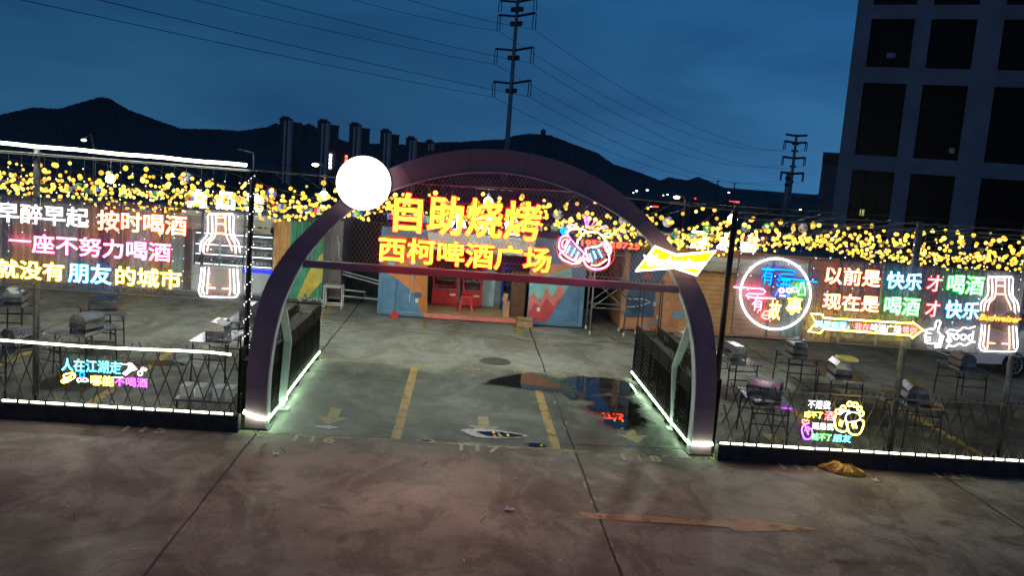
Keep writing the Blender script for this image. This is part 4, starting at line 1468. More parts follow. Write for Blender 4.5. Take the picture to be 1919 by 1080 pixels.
mb.build('lightning_mural', C_YEL, lc)
awning(lc, -7.05, -4.50, YL, 2.42, 1.93, AWN, .36)
mb = MB()
for k, w in enumerate((.17, .10, .14, .07)):
    mb.b2((-5.30 + .20 * k, YL - .366, 2.09), (-5.30 + .20 * k + w, YL - .362, 2.14))
mb.build('awning_print', C_DARK, lc)
cc = thing('cold_counter', 'white lit display counter with glass shelves in the left kiosk', 'display counter', (-5.7, 12.5, .155))
mb = MB()
mb.b2((-6.86, 12.40, .157), (-4.58, 13.1, .84))
mb.build('base', C_WHITE, cc)
mb = MB()
mb.b2((-6.84, 13.0, .85), (-4.60, 13.08, 1.86))
for x in (-6.86, -6.10, -5.34, -4.58):
    mb.b2((x - .02, 12.45, .85), (x + .02, 12.5, 1.86))
mb.b2((-6.86, 12.44, 1.86), (-4.58, 13.1, 1.92))
mb.build('case', C_WHITE, cc)
SHL = glow('counter_shelf_light', (.80, .97, 1), 2.4)
for z in (.90, 1.18, 1.46, 1.78):
    mb = MB()
    mb.b2((-6.80, 12.55, z), (-4.64, 12.98, z + .018))
    sh = mb.build('shelf', C_PALEB, cc)
    MB().b2((-6.80, 12.52, z - .012), (-4.64, 12.545, z + .020)).build('shelf_light', SHL, sh)
mb = MB()
for z in (.92, 1.20, 1.48):
    for k in range(18):
        x = -6.72 + k * .118
        if random.random() < .85:
            mb.box((x, 12.72, z + .045 + .02), (.095, .18, .07))
mb.build('food_trays', mat('food_tray', (.45, .40, .38), .4, var=.5, scale=3), cc)['kind'] = 'stuff'
mb = MB()
mb.b2((-5.42, 12.37, .76), (-4.56, 12.398, .86))
mb.build('blue_light_bar', glow('blue_bar_light', (.01, .02, 1), 2.2), cc)
tx = MB()
a, b = ony(437, 445, 12.43), ony(487, 440, 12.43)
put_text(tx, '鲜肉', (-6.2, 1.93), (-5.9, 2.03), 12.43, .01)
put_text(tx, '海鲜', (-5.4, 1.93), (-4.9, 2.03), 12.43, .01)
tx.build('cyan_lettering', NEON['cyan'][1], cc)
roof_letters('white glowing letters standing on the roof of the left kiosk', [('肉', (351, 388), (387, 357)), ('品', (405, 391), (440, 361)), ('湾', (459, 396), (494, 364))], 12.2)
# far left container
fl = thing('container_kiosk', 'closed brown and grey corrugated container at the far left of the row', 'container', (-12.3, YL, 0), group='container kiosks round the yard')
shell(fl, -15.4, -9.27, YL + .1, 14.6, 2.47, C_BROWN, C_DARK)
posts(fl, -15.34, -9.33, YL + .08, 2.47, C_DARK)
mb = MB()
for i in range(10):
    mb.k = (0, 2, 1, 4, 0, 5, 2, 0, 1, 2)[i]
    corr(mb, -15.28 + .589 * i, -15.28 + .589 * (i + 1), .14, 2.36, YL + .12)
mb.build('front_wall', mats, fl)

# right container with lap siding
YR = 11.2
rc = thing('container_kiosk', 'orange container kiosk with lap siding and blue paint drips right of the arch', 'container', (8.4, YR, 0), group='container kiosks round the yard')
shell(rc, 5.36, 11.42, YR, 13.7, 2.46, C_SALMON, C_DARK)
posts(rc, 5.42, 11.36, YR - .02, 2.46, C_SALMON)
mb = MB()
mb.b2((5.475, YR + .02, .14), (7.05, YR + .07, 2.35))
mb.b2((7.05, YR + .02, 2.1), (11.3, YR + .07, 2.35))
mb.build('front_wall', C_SALMON, rc)
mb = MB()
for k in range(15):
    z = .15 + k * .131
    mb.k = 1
    mb.b2((7.05, YR + .035, z + .108), (9.9, YR + .0495, z + .131))  # brown strip under each lip paints in the shadow of the lap
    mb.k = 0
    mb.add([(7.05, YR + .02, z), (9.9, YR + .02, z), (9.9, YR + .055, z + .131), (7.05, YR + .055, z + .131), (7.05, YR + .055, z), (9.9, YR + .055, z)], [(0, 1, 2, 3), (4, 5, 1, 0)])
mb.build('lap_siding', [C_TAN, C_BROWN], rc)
mb = MB()
mb.k = 0
corr(mb, 9.9, 10.6, .14, 2.12, YR + .02)
mb.k = 1
corr(mb, 10.6, 11.3, .14, 2.12, YR + .02)
mb.build('corrugated_panel', [C_TEAL, C_BROWN], rc)
cr_ = lambda X, Y: (1060 + X / 5.33, 480 + Y / 5.33)
mb_off[0] = .003
mural(rc, YR + .018, [([cr_(575, -60), cr_(640, -60), cr_(1000, -70), cr_(1020, 130), cr_(900, 330), cr_(880, 615), cr_(600, 610), cr_(575, 560)], C_NAVY), ([cr_(935, 310), cr_(1050, 130), cr_(1180, 310)], C_SALMON),
                      ([cr_(770, 200), cr_(800, 180), cr_(815, 150), cr_(835, 180), cr_(865, 175), cr_(850, 205), cr_(855, 240), cr_(820, 220), cr_(790, 235)], C_RED),
                      ([cr_(640, 720), cr_(790, 740), cr_(850, 745), cr_(840, 690), cr_(810, 660), cr_(780, 690)], C_SKY), ([cr_(p[0], p[1]) for p in ell(895, 650, 20, 26, 12)], C_SKY), ([cr_(p[0], p[1]) for p in ell(918, 452, 16, 20, 12)], C_SKY)], 'mural')
mb = MB()
for X, Y, rx, ry in ((1120, 588, 65, 42), (1200, 455, 42, 50), (1390, 80, 30, 30)):
    MB().poly([ony(*cr_(*p), YR + .010) for p in ell(X, Y, rx, ry, 18)]).build('paint_drip', C_SKY, rc)
mb = MB()
mb.tube([ony(*cr_(*p), YR - .004) for p in ((580, 415), (650, 430), (780, 430), (850, 460), (760, 495), (660, 510), (570, 505))], .018, 5)
mb.build('chalk_arrow', C_WHITE, rc)
mb = MB()
for p in (cr_(920, 612), cr_(888, 480)):
    q = ony(*p, YR)
    mb.box((q.x, YR - .012, q.z), (.08, .03, .11))
mb.build('socket_box', C_WHITE, rc)
awning(rc, 7.1, 10.6, YR, 2.26, 1.86, AWN, .30)
roof_letters('white glowing letters on the roof of the orange kiosk beside the black pole', [('酒', (1293, 467), (1327, 433)), ('水', (1343, 470), (1378, 438)), ('寨', (1387, 474), (1422, 442))], 11.25)
dc = thing('container_kiosk', 'dark teal and brown container at the far right behind the neon arrow', 'container', (14.6, 11.6, 0), group='container kiosks round the yard')
shell(dc, 11.6, 17.7, 11.6, 14.0, 2.46, C_NAVY, C_DARK)
posts(dc, 11.66, 17.64, 11.58, 2.46, C_DARK)
mb = MB()
for i in range(10):
    mb.k = (4, 5, 3, 1, 5, 4, 0, 5, 1, 5)[i]
    corr(mb, 11.72 + .5865 * i, 11.72 + .5865 * (i + 1), .14, 2.36, 11.62)
mb.build('front_wall', mats, dc)

# LED number board and the rolling scaffold between kiosk and orange container
lb = thing('number_board', 'red lit phone number board above the gap between the kiosks', 'sign', (4.83, 10.8, 2.3))
MB().b2((3.98, 10.80, 2.30), (5.70, 10.86, 2.55)).build('casing', C_DARK, lb)
mb = MB()
put_text(mb, '1952538725', (4.04, 2.345), (5.64, 2.505), 10.794, .012, ref=.012)
mb.build('digits', glow('red_digits', (1, .035, .015), 12), lb)
sc = thing('rolling_scaffold', 'grey rolling scaffold on white casters in the gap right of the kiosk', 'scaffold', (4.85, 10.6, 0))
SC = mat('scaffold_tube', (.28, .28, .28), .4, .6, var=.25)
for x in (4.38, 5.30):
    for y in (10.15, 10.95):
        MB().tube([(x, y, .12), (x, y, 2.28)], .024, 8).build('upright', SC, sc, True)
        MB().tube([(x - .02, y, .062), (x + .02, y, .062)], .06, 14).build('caster', mat('caster_white', (.55, .54, .48), .5), sc)
mb = MB()
for y in (10.15, 10.95):
    for z in (.75, 1.5, 2.2):
        mb.tube([(4.38, y, z), (5.30, y, z)], .016, 6)
    mb.tube([(4.38, y, .75), (5.30, y, 1.5)], .012, 5)
    mb.tube([(5.30, y, .75), (4.38, y, 1.5)], .012, 5)
for x in (4.38, 5.30):
    for z in (.6, 1.5, 2.2):
        mb.tube([(x, 10.15, z), (x, 10.95, z)], .016, 6)
mb.build('cross_brace', SC, sc)
fr2 = thing('steel_trestle', 'dark folding trestle leaning before the blue door of the orange kiosk', 'trestle', (6.0, 10.7, 0))
mb = MB()
for x in (5.78, 5.90, 6.36, 6.42):
    mb.bar((x, 10.7, .02), (x, 10.85, 1.55), .03)
mb.bar((4.9, 10.9, 1.5), (5.85, 10.75, .75), .03)
mb.bar((4.9, 10.94, 1.4), (5.85, 10.79, .65), .03)
mb.build('leg', DSTEEL(), fr2)
q = onz(1170, 622)
MB().tube([(5.70, 10.62, .065), (5.76, 10.62, .065)], .065, 14).build('caster', mat('caster_white'), fr2)

# between left container and kiosk
sd = thing('metal_stand', 'white metal stand with a basin between the green end wall and the kiosk', 'stand', (-2.72, 11.8, 0))
WM = WHITEP()
for x in (-2.97, -2.47):
    for y in (11.65, 12.0):
        MB().tube([(x, y, .004), (x, y, .64)], .016, 6).build('leg', WM, sd)
mb = MB()
for z in (.10, .62):
    for a, b in (((-2.97, 11.65), (-2.47, 11.65)), ((-2.97, 12.0), (-2.47, 12.0)), ((-2.97, 11.65), (-2.97, 12.0)), ((-2.47, 11.65), (-2.47, 12.0))):
        mb.tube([(a[0], a[1], z), (b[0], b[1], z)], .014, 6)
mb.build('frame', WM, sd)
MB().b2((-2.93, 11.68, .57), (-2.52, 11.97, .655)).build('basin', C_GREY, sd)
pp = thing('water_pipe', 'white water pipes running low in the dark gap left of the kiosk', 'pipe', (-2.0, 12.4, 0))
mb = MB()
mb.tube([(-2.5, 12.35, .45), (-1.9, 12.35, .42), (-1.9, 12.35, .25), (-1.45, 12.35, .22)], .022, 6)
mb.tube([(-2.6, 12.5, .25), (-1.45, 12.5, .18)], .022, 6)
mb.build('low_pipe', WM, pp)
mb = MB()
mb.tube([(-2.6, 12.6, .95), (-1.45, 12.6, .72)], .018, 6)
mb.tube([(-2.6, 12.6, .86), (-1.45, 12.6, .62)], .018, 6)
mb.build('slanting_pipe', WM, pp)
bw = thing('back_wall', 'dark board wall closing the gaps behind the kiosks', 'wall', (1, 14.8, 0))
MB().b2((-16, 14.75, 0), (18.5, 14.9, 2.3)).build('boards', mat('dark_boards', (.03, .03, .032), .8, var=.4), bw)
sh_ = thing('wall_fan', 'grey wall fan bracket beside the green end wall', 'fan', (-2.85, 12.6, 1.6))
MB().b2((-2.97, 12.4, .15), (-2.62, 14.6, 2.44)).build('side_panel', cm('panel_mauve', (.20, .16, .17)), sh_)
mb = MB()
mb.tube([(-2.76, 12.33, 2.0), (-2.70, 12.30, 1.75), (-2.68, 12.30, 1.4), (-2.60, 12.30, 1.3)], .035, 6)
mb.build('bracket', C_GREY, sh_)

# ================================================================== folding tables with table grills
def make_table():
    o = thing('folding_table', 'folding table', 'table', (0, 0, 0), world=False)
    s = STAINLESS()
    MB().b2((-.35, -.60, .735), (.35, .60, .762)).build('tabletop', s, o)
    for sx in (-1, 1):
        for sy in (-1, 1):
            MB().tube([(sx * .29, sy * .50, .732), (sx * .31, sy * .53, .004)], .016, 6).build('leg', DSTEEL(), o)
    for sy in (-1, 1):
        mb = MB()
        mb.tube([(-.30, sy * .515, .42), (.30, sy * .515, .42)], .011, 5)
        mb.tube([(-.30, sy * .51, .60), (.30, sy * .51, .60)], .011, 5)
        for sx in (-1, 1):
            mb.tube([(sx * .296, sy * .51, .56), (sx * .27, sy * .26, .732)], .010, 5)
        mb.build('brace', DSTEEL(), o)
    return o
def make_grill():
    o = thing('table_grill', 'grill', 'grill', (0, 0, 0), world=False)
    s = STAINLESS()
    mb = MB()
    mb.b2((-.17, -.27, .03), (.17, .27, .13))
    mb.build('firebox', mat('grill_steel', (.30, .30, .30), .35, .9, var=.3), o)
    mb = MB()
    sec = [(-.17, .135), (-.17, .20), (-.10, .29), (.10, .29), (.17, .20), (.17, .135)]
    mb.prism([(x, -.27, z) for x, z in sec], (0, .54, 0))
    lid = mb.build('lid', s, o)
    MB().tube([(.172, -.10, .16), (.20, -.10, .16), (.20, .10, .16), (.172, .10, .16)], .008, 5).build('handle', DSTEEL(), lid)
    mb = MB()
    for sx in (-1, 1):
        for sy in (-1, 1):
            mb.box((sx * .15, sy * .24, .016), (.025, .025, .03))
    mb.build('foot', DSTEEL(), o)
    return o
T0, G0 = make_table(), make_grill()
TABS = [(-8.35, 5.45, .15, 'left of the galvanised pole', 0), (-6.50, 5.25, .62, 'just right of the galvanised pole, farther back', .1), (-5.98, 3.25, -.12, 'behind the middle of the left top light strip', 0),
        (-3.62, 3.35, -.02, 'shining near the wrapped black pole, left of the arch', 0), (-3.55, 5.45, .05, 'half hidden behind the left arch leg', 0), (-6.35, 1.62, -.45, 'behind the far left end of the left lattice', 0),
        (5.75, 5.35, .1, 'behind the right planter fence, cluttered with foil', 0), (6.55, 4.45, .1, 'just right of the thick black pole', .0), (8.25, 5.45, -.08, 'under the neon ring, with white paper', 0),
        (8.42, 3.55, -.15, 'above the small mug neon, with yellow tray', 0), (6.12, 1.25, -.12, 'through the right lattice, nearest the arch', 0), (9.0, 1.78, -.1, 'through the right lattice between grey poles', 0),
        (11.85, 5.2, -.1, 'standing in front of the white parked car', 0)]
for i, (x, y, rz, where, sw) in enumerate(TABS):
    o = T0 if i == 0 else copy_tree(T0)
    o.location = (x, y, 0)
    o.rotation_euler = (0, 0, rz)
    tag(o, 'steel folding table ' + where, 'table', 'folding tables in the yard')
    gq = G0 if i == 0 else copy_tree(G0)
    gq.location = (x, y + .05, .7625)
    gq.rotation_euler = (0, 0, rz + sw + random.uniform(-.15, .15) + (1.2 if i in (1, 10) else 0))
    tag(gq, 'hooded steel grill on the table ' + where, 'grill', 'table grills')
FOIL = mat('crumpled_foil', (.75, .76, .78), .25, 1.0, var=.1, scale=8, bump=1.0, bscale=14)
PAPER = mat('white_paper', (.75, .75, .72), .7, var=.06)
def paper(x, y, z, w, d, rz, ry, m, label, cat='paper'):
    mb = MB()
    n = 6
    vs = []
    for i in range(n + 1):
        for j in range(n + 1):
            vs.append(((i / n - .5) * w, (j / n - .5) * d, .012 * math.sin(i * 1.3) * math.cos(j * 1.1) + random.uniform(0, .012)))
    mt = Matrix.Rotation(rz, 3, 'Z') @ Matrix.Rotation(ry, 3, 'Y')
    vs = [Vector((x, y, z)) + mt @ Vector(v) for v in vs]
    mb.add(vs, [(i * (n + 1) + j, (i + 1) * (n + 1) + j, (i + 1) * (n + 1) + j + 1, i * (n + 1) + j + 1) for i in range(n) for j in range(n)])
    return tag(mb.build('paper_sheet' if m is PAPER else 'foil_sheet', m), label, cat)
for x, y, z, w, d, rz, ry, m, lab in ((8.13, 5.30, 1.07, .28, .34, .1, -.3, PAPER, 'white paper lying on the grill lid under the neon ring'), (-8.25, 5.25, 1.045, .22, .5, .1, .5, PAPER, 'white paper over the lid of the leftmost grill'),
                                     (-3.50, 3.22, 1.055, .2, .42, 0, .4, PAPER, 'white paper on the grill lid beside the wrapped pole'), (5.75, 5.2, .80, .5, .6, .1, 0, FOIL, 'crumpled foil spread over the table behind the right planter fence'),
                                     (-3.45, 2.95, .785, .3, .28, .3, 0, FOIL, 'crumpled foil on the shining table left of the arch'), (6.0, .95, .785, .5, .34, .2, 0, FOIL, 'foil on the table seen through the right lattice near the arch'), (9.1, 1.45, .785, .4, .3, .1, 0, FOIL, 'foil on the table seen through the right lattice between two poles'),
                                     (5.72, 5.55, .9, .25, .2, .5, .3, mat('pink_wrap', (.6, .25, .25), .6), 'pinkish wrapper on the foil covered table behind the planter')):
    paper(x, y, z, w, d, rz, ry, m, lab, 'paper' if m is PAPER else 'foil')
mb = MB()
mb.prism([(8.30, 3.30, 1.062), (8.62, 3.30, 1.062), (8.66, 3.36, 1.10), (8.62, 3.42, 1.13), (8.30, 3.42, 1.13), (8.27, 3.36, 1.10)], (0, .22, .0))
tag(mb.build('food_tray', mat('yellow_tray', (.52, .44, .12), .5, var=.1)), 'shallow yellow tray on a grill above the small mug neon sign', 'tray')
# low trolley with white cards behind the left lattice
lt = thing('low_trolley', 'low dark trolley holding white boxes behind the left lattice, close to the arch', 'trolley', (-3.15, 1.3, 0))
MB().b2((-3.65, .95, .16), (-2.70, 1.65, .20)).build('deck', STAINLESS(), lt)
mb = MB()
for x in (-3.6, -2.75):
    for y in (1.0, 1.6):
        mb.tube([(x, y, .004), (x, y, .16)], .02, 6)
mb.build('leg', DSTEEL(), lt)
for k, x in enumerate((-3.52, -3.28, -3.0, -2.80)):
    b = thing('white_box', 'small white box on the low trolley behind the left lattice', 'box', (x, 1.25, .2), group='white boxes on the low trolley')
    MB().b2((x - .07, 1.1, .203), (x + .07, 1.4, .36)).build('carton', PAPER, b)
    MB().b2((x - .072, 1.098, .36), (x + .072, 1.402, .375)).build('lid', C_WHITE, b)

# ================================================================== white car at the right edge
car = thing('parked_car', 'white car parked beyond the right end of the lattice fence', 'car', (0, 0, 0), world=False)
CP = mat('car_paint', (.78, .78, .80), .30, .0, var=.04)
prof = [(-2.62, .34), (-2.70, .62), (-2.58, .86), (-1.7, .99), (-1.25, 1.04), (-.55, 1.50), (.2, 1.62), (1.35, 1.58), (1.95, 1.12), (2.15, 1.02), (2.2, .6), (2.12, .34)]
secs = [(-.86, .93, .0), (-.84, 1.0, .0), (-.30, 1.0, .03), (.30, 1.0, .03), (.84, 1.0, .0), (.86, .93, .0)]
mb = MB()
rows = []
for yy, s_, up in ((-.88, .96, 0), (-.86, 1.0, 0), (-.45, 1.0, .03), (.45, 1.0, .03), (.86, 1.0, 0), (.88, .96, 0)):
    row = []
    for x, z in prof:
        tuck = .10 * max(0, (z - 1.0) / .6) * (1 if yy > 0 else -1) * (abs(yy) / .88)
        row.append((x * s_, yy - tuck * 1.6, .34 + (z - .34) * s_ + (up if z > .9 else 0)))
    rows.append(row)
n = len(prof)
vs = [p for r_ in rows for p in r_]
fs = [(i * n + j, i * n + (j + 1) % n, (i + 1) * n + (j + 1) % n, (i + 1) * n + j) for i in range(len(rows) - 1) for j in range(n)]
fs += [tuple(range(n)), tuple(reversed([(len(rows) - 1) * n + j for j in range(n)]))]
mb.add(vs, fs)
mb.build('body', CP, car)
GL = mat('car_glass', (.01, .012, .015), .08, var=.05)
for s_ in (-1, 1):
    mb = MB()
    mb.poly([(x, s_ * (.885 - .16 * max(0, (z - 1.0) / .6)), z) for x, z in ((-1.15, 1.04), (-.55, 1.42), (.25, 1.53), (1.25, 1.49), (1.75, 1.12), (.3, 1.04))])
    mb.build('side_window', GL, car)
mb = MB()
mb.quad((-1.28, -.62, 1.075), (-1.28, .62, 1.075), (-.60, .56, 1.53), (-.60, -.56, 1.53))
mb.build('windscreen', GL, car)
for x in (-1.38, 1.38):
    for s_ in (-1, 1):
        mb = MB()
        mb.tube([(x, s_ * .70, .335), (x, s_ * .895, .335)], .335, 28)
        w = mb.build('wheel', mat('tyre', (.02, .02, .02), .8, var=.2), car)
        mb = MB()
        for k in range(10):
            a = k * math.pi / 5
            mb.bar((x + .05 * math.cos(a), s_ * .903, .335 + .05 * math.sin(a)), (x + .22 * math.cos(a), s_ * .903, .335 + .22 * math.sin(a)), .03, .02)
        mb.tube([(x + .22 * math.cos(t * math.pi / 12), s_ * .90, .335 + .22 * math.sin(t * math.pi / 12)) for t in range(24)], .018, 5, True)
        mb.build('rim', mat('alloy', (.45, .46, .48), .3, .9), w)
mb = MB()
mb.b2((-2.73, -.70, .40), (-2.62, .70, .50))
mb.build('bumper_grille', DSTEEL(), car)
for s_ in (-1, 1):
    MB().box((-2.60, s_ * .66, .76), (.12, .30, .10), rz=s_ * .25).build('headlight', mat('lamp_lens', (.55, .56, .58), .15), car)
    MB().box((-.95, s_ * 1.0, 1.06), (.10, .16, .12)).build('mirror', CP, car)
car.location = (16.15, 9.0, 0)
car.rotation_euler = (0, 0, .08)

# ================================================================== litter
bgm = mat('yellow_sack', (.66, .38, .05), .5, var=.3, scale=8, bump=1.0, bscale=9)
sack = MB()
L = [(6.62, -.05), (6.80, .16), (7.0, .02), (7.26, -.26), (7.22, -.38), (6.95, -.40), (6.72, -.22)]
cx, cy = 6.93, -.16
nn = 40
ringp = smooth_pts(L, 6, True)
vs = [(cx, cy, .13)]
for f, z in ((.35, .12), (.7, .085), (.93, .05), (1.0, .012)):
    for p in ringp:
        vs.append((cx + (p[0] - cx) * f + random.uniform(-.012, .012), cy + (p[1] - cy) * f + random.uniform(-.012, .012), max(.006, z + random.uniform(-.028, .028))))
N_ = len(ringp)
fs = [(0, 1 + i, 1 + (i + 1) % N_) for i in range(N_)]
for j in range(3):
    for i in range(N_):
        a = 1 + j * N_
        fs.append((a + i, a + N_ + i, a + N_ + (i + 1) % N_, a + (i + 1) % N_))
sack.add(vs, fs)
tag(sack.build('yellow_sack', bgm), 'crumpled flat yellow sack lying by the right curb wall', 'sack')
lit = [(953, 957, .10, 'white scrap of paper on the open ground near the middle foreground'), (1640, 902, .09, 'white scrap of paper right of the yellow sack'), (517, 853, .09, 'pale scrap of paper near the left arch foot')]
for px_, py_, w, lab in lit:
    q = onz(px_, py_)
    paper(q.x, q.y, .012, w * 1.3, w, random.uniform(0, 3), 0, PAPER, lab, 'litter')
mb = MB()
for k in range(120):
    x, y = random.uniform(-6, 9.5), random.uniform(-5.5, 5)
    s_ = random.uniform(.008, .025)
    mb.box((x, y, .006), (s_ * random.uniform(1, 3), s_, .008), rz=random.uniform(0, 3))
o = tag(mb.build('litter', mat('litter_bits', (.42, .40, .36), .8, var=.4, scale=3)), 'tiny pale bits of litter strewn over the concrete', 'litter', kind='stuff')
mb = MB()
for px_, py_ in ((795, 871), (493, 837), (530, 845), (1005, 870), (140, 970), (455, 945), (1080, 925), (905, 975)):
    q = onz(px_, py_)
    a = random.uniform(0, 3)
    mb.tube([(q.x - .1 * math.cos(a), q.y - .1 * math.sin(a), .008), (q.x, q.y, .012), (q.x + .1 * math.cos(a), q.y + .1 * math.sin(a), .008)], .006, 4)
tag(mb.build('twig_litter', mat('twig', (.05, .04, .03), .9)), 'dark twigs scattered over the foreground concrete', 'litter', kind='stuff')

# ================================================================== lights strung over the yard
YB = [glow('warm_bulb_light', (1, .56, .050), 2.4), glow('warm_bulb_bright', (1, .66, .11), 3.2), glow('warm_bulb_dim', (1, .56, .06), 1.15)]
sph = MB().sphere((0, 0, 0), .033, 8, 6)
BULB_ME = {}
def hang(a, b, sag, n):
    a, b = Vector(a), Vector(b)
    return [a + (b - a) * (k / n) - Vector((0, 0, sag * 4 * (k / n) * (1 - k / n))) for k in range(n + 1)]
cordm = mat('black_cord', (.02, .02, .02), .6)
xk = -12.2
si = 0
while xk < 15.2:
    gap = -2.4 < xk < 5.1
    z0 = 3.93 if not gap else 3.95
    xb = xk + random.uniform(-.9, .9)
    zb = random.uniform(2.58, 3.06)
    cp = hang((xk, 1.02, z0 - .01), (xb, 11.6, zb), random.uniform(.05, .32), 24)
    o = thing('bulb_string', 'strand of round yellow bulbs sagging over the yard towards the kiosk roofs', 'light string', (xk, 1.02, z0), group='strands of yellow bulbs over the yard')
    MB().tube(cp, .0035, 3).build('cord', cordm, o)
    nb = 34
    for k in range(nb):
        t = (k + random.uniform(.1, .9)) / nb * .95
        if t * 10.6 < (1.0 if gap else .5) and random.random() < .5:
            continue
        f = t * 24
        i = min(23, int(f))
        p = cp[i] + (cp[i + 1] - cp[i]) * (f - i)
        p = p + Vector((random.uniform(-.12, .12), random.uniform(-.1, .1), -.05 - random.random() ** 2 * .28 * (1 - .55 * t)))
        kb = random.choice((0, 0, 0, 1, 2))
        if kb not in BULB_ME:
            q = sph.build('bulb', YB[kb], None, True)
            BULB_ME[kb] = q.data
        else:
            q = bpy.data.objects.new('bulb', BULB_ME[kb])
            COL.objects.link(q)
        q.parent = o
        sc_ = random.choice((.7, .85, 1, 1, 1.15, 1.3))
        q.scale = (sc_, sc_, sc_)
        q.location = p - Vector(o.location)
    xk += .40
    si += 1

# cables and the four bright flood bulbs
rail(hang((-12, 6.0, 3.9), (15, 6.0, 3.95), .12, 20), .006, cordm, 'dark cable stretched across the yard carrying the bright flood bulbs', 'cable', 'cable')
for px_, py_, yy, lab in ((207, 335, 6.0, 'bright flood bulb hanging above the orange slogan of the left wall'), (607, 367, 6.0, 'bright flood bulb hanging beside the glowing white disc'),
                          (915, 378, 6.0, 'bright flood bulb hanging behind the upper row of yellow letters'), (1373, 411, 4.2, 'bright flood bulb hanging beside the top of the thick black pole')):
    p = ony(px_, py_, yy)
    o = thing('flood_bulb', lab, 'lamp', tuple(p), group='bright flood bulbs over the yard')
    q = MB().sphere((p.x, p.y, p.z), .10, 12, 8).build('bulb', BULBW, o, True)
    MB().tube([(p.x, p.y, p.z + .10), (p.x, p.y, p.z + .17)], .035, 10).build('socket', C_DARK, o)
    MB().tube([(p.x, p.y, p.z + .17), (p.x, p.y, 3.87 if yy > 5 else 3.95)], .006, 4).build('cord', WIRE(), o)

# curtains of tiny white lights on the front rails
LEDS = glow('tiny_white_light', (1, .96, .88), 4)
def curtain(x0, x1, z, y, label, step=.21):
    o = thing('curtain_lights', label, 'light string', ((x0 + x1) / 2, y, z), group='curtains of tiny white lights')
    MB().tube([(x0, y, z), (x1, y, z - .005)], .006, 4).build('header_cable', WIRE(), o)
    x = x0 + .05
    while x < x1:
        L = random.choice((.7, .9, 1.2, 1.5, 1.8))
        sw = random.uniform(-.03, .03)
        pts = [(x + sw * math.sin(k * 1.1), y, z - L * k / 8) for k in range(9)]
        s_ = MB().tube(pts, .0028, 3).build('strand', WIRE(), o)
        mb = MB()
        n = int(L / .17)
        for k in range(1, n + 1):
            if random.random() < .8:
                mb.sphere((x + random.uniform(-.015, .015), y - .006, z - L * k / n + random.uniform(-.03, .03)), .0095, 5, 3)
        if mb.v:
            mb.build('lights', LEDS, s_)
        x += step * random.uniform(.8, 1.25)
    return o
curtain(-8.9, -2.55, 3.93, .93, 'thin curtain of tiny white lights hanging over the left neon wall')
curtain(5.28, 12.4, 3.76, .94, 'thin curtain of tiny white lights hanging over the right neon wall')

# bunting with little flags and paper footballs
FC = [mat('flag_' + n, c, .7, var=.06) for n, c in (('red', (.55, .03, .03)), ('white', (.65, .65, .65)), ('blue', (.04, .08, .42)), ('green', (.03, .30, .08)), ('yellow', (.60, .45, .04)), ('black', (.02, .02, .02)), ('pale_blue', (.25, .45, .65)))]
def bunting(y, z, x0, x1, sag, label):
    o = thing('bunting', label, 'bunting', ((x0 + x1) / 2, y, z), group='flag bunting across the yard')
    n = 40
    pts = hang((x0, y, z), (x1, y, z + .1), sag, n)
    MB().tube(pts, .004, 3).build('cord', WIRE(), o)
    x = x0 + .2
    while x < x1 - .3:
        if random.random() < .45:
            x += .42
            continue
        t = (x - x0) / (x1 - x0) * n
        i = int(t)
        p = pts[i] + (pts[i + 1] - pts[i]) * (t - i)
        cols = random.sample(range(7), 3)
        mb = MB()
        w, h = .20, .15
        vert = random.random() < .5
        for k in range(3):
            mb.k = k
            if vert:
                mb.quad((p.x + w * k / 3, y + .01 * k, p.z - h), (p.x + w * (k + 1) / 3, y + .01 * (k + 1), p.z - h), (p.x + w * (k + 1) / 3, y, p.z - .005), (p.x + w * k / 3, y, p.z - .005))
            else:
                mb.quad((p.x, y + .01, p.z - h * (k + 1) / 3), (p.x + w, y - .01, p.z - h * (k + 1) / 3), (p.x + w, y - .01, p.z - h * k / 3 - .004), (p.x, y + .01, p.z - h * k / 3 - .004))
        mb.build('flag', [FC[c] for c in cols], o)
        x += .42
bunting(7.6, 3.28, -10, 14, .30, 'string of little national flags across the yard, the nearer one')
bunting(9.6, 3.05, -11, 15, .22, 'string of little national flags across the yard, nearer the kiosks')
def football(px_, py_, y, r, ca, cb, label):
    p = ony(px_, py_, y)
    o = thing('paper_football', label, 'ornament', tuple(p), group='hanging footballs')
    MB().sphere(tuple(p), r, 14, 10).build('ball', ca, o, True)
    mb = MB()
    for k in range(9):
        a, b = random.uniform(0, 6.28), random.uniform(-1, 1)
        d = Vector((math.cos(a) * math.sqrt(1 - b * b), math.sin(a) * math.sqrt(1 - b * b), b))
        u = d.cross(Vector((.3, .2, .9))).normalized()
        w = d.cross(u)
        c = p + d * (r * 1.015)
        mb.poly([c + (u * math.cos(t * 1.2566) + w * math.sin(t * 1.2566)) * r * .33 for t in range(5)])
    mb.build('patches', cb, o)
    MB().tube([(p.x, p.y, p.z + r), (p.x, p.y, 3.5)], .003, 3).build('cord', cordm, o)
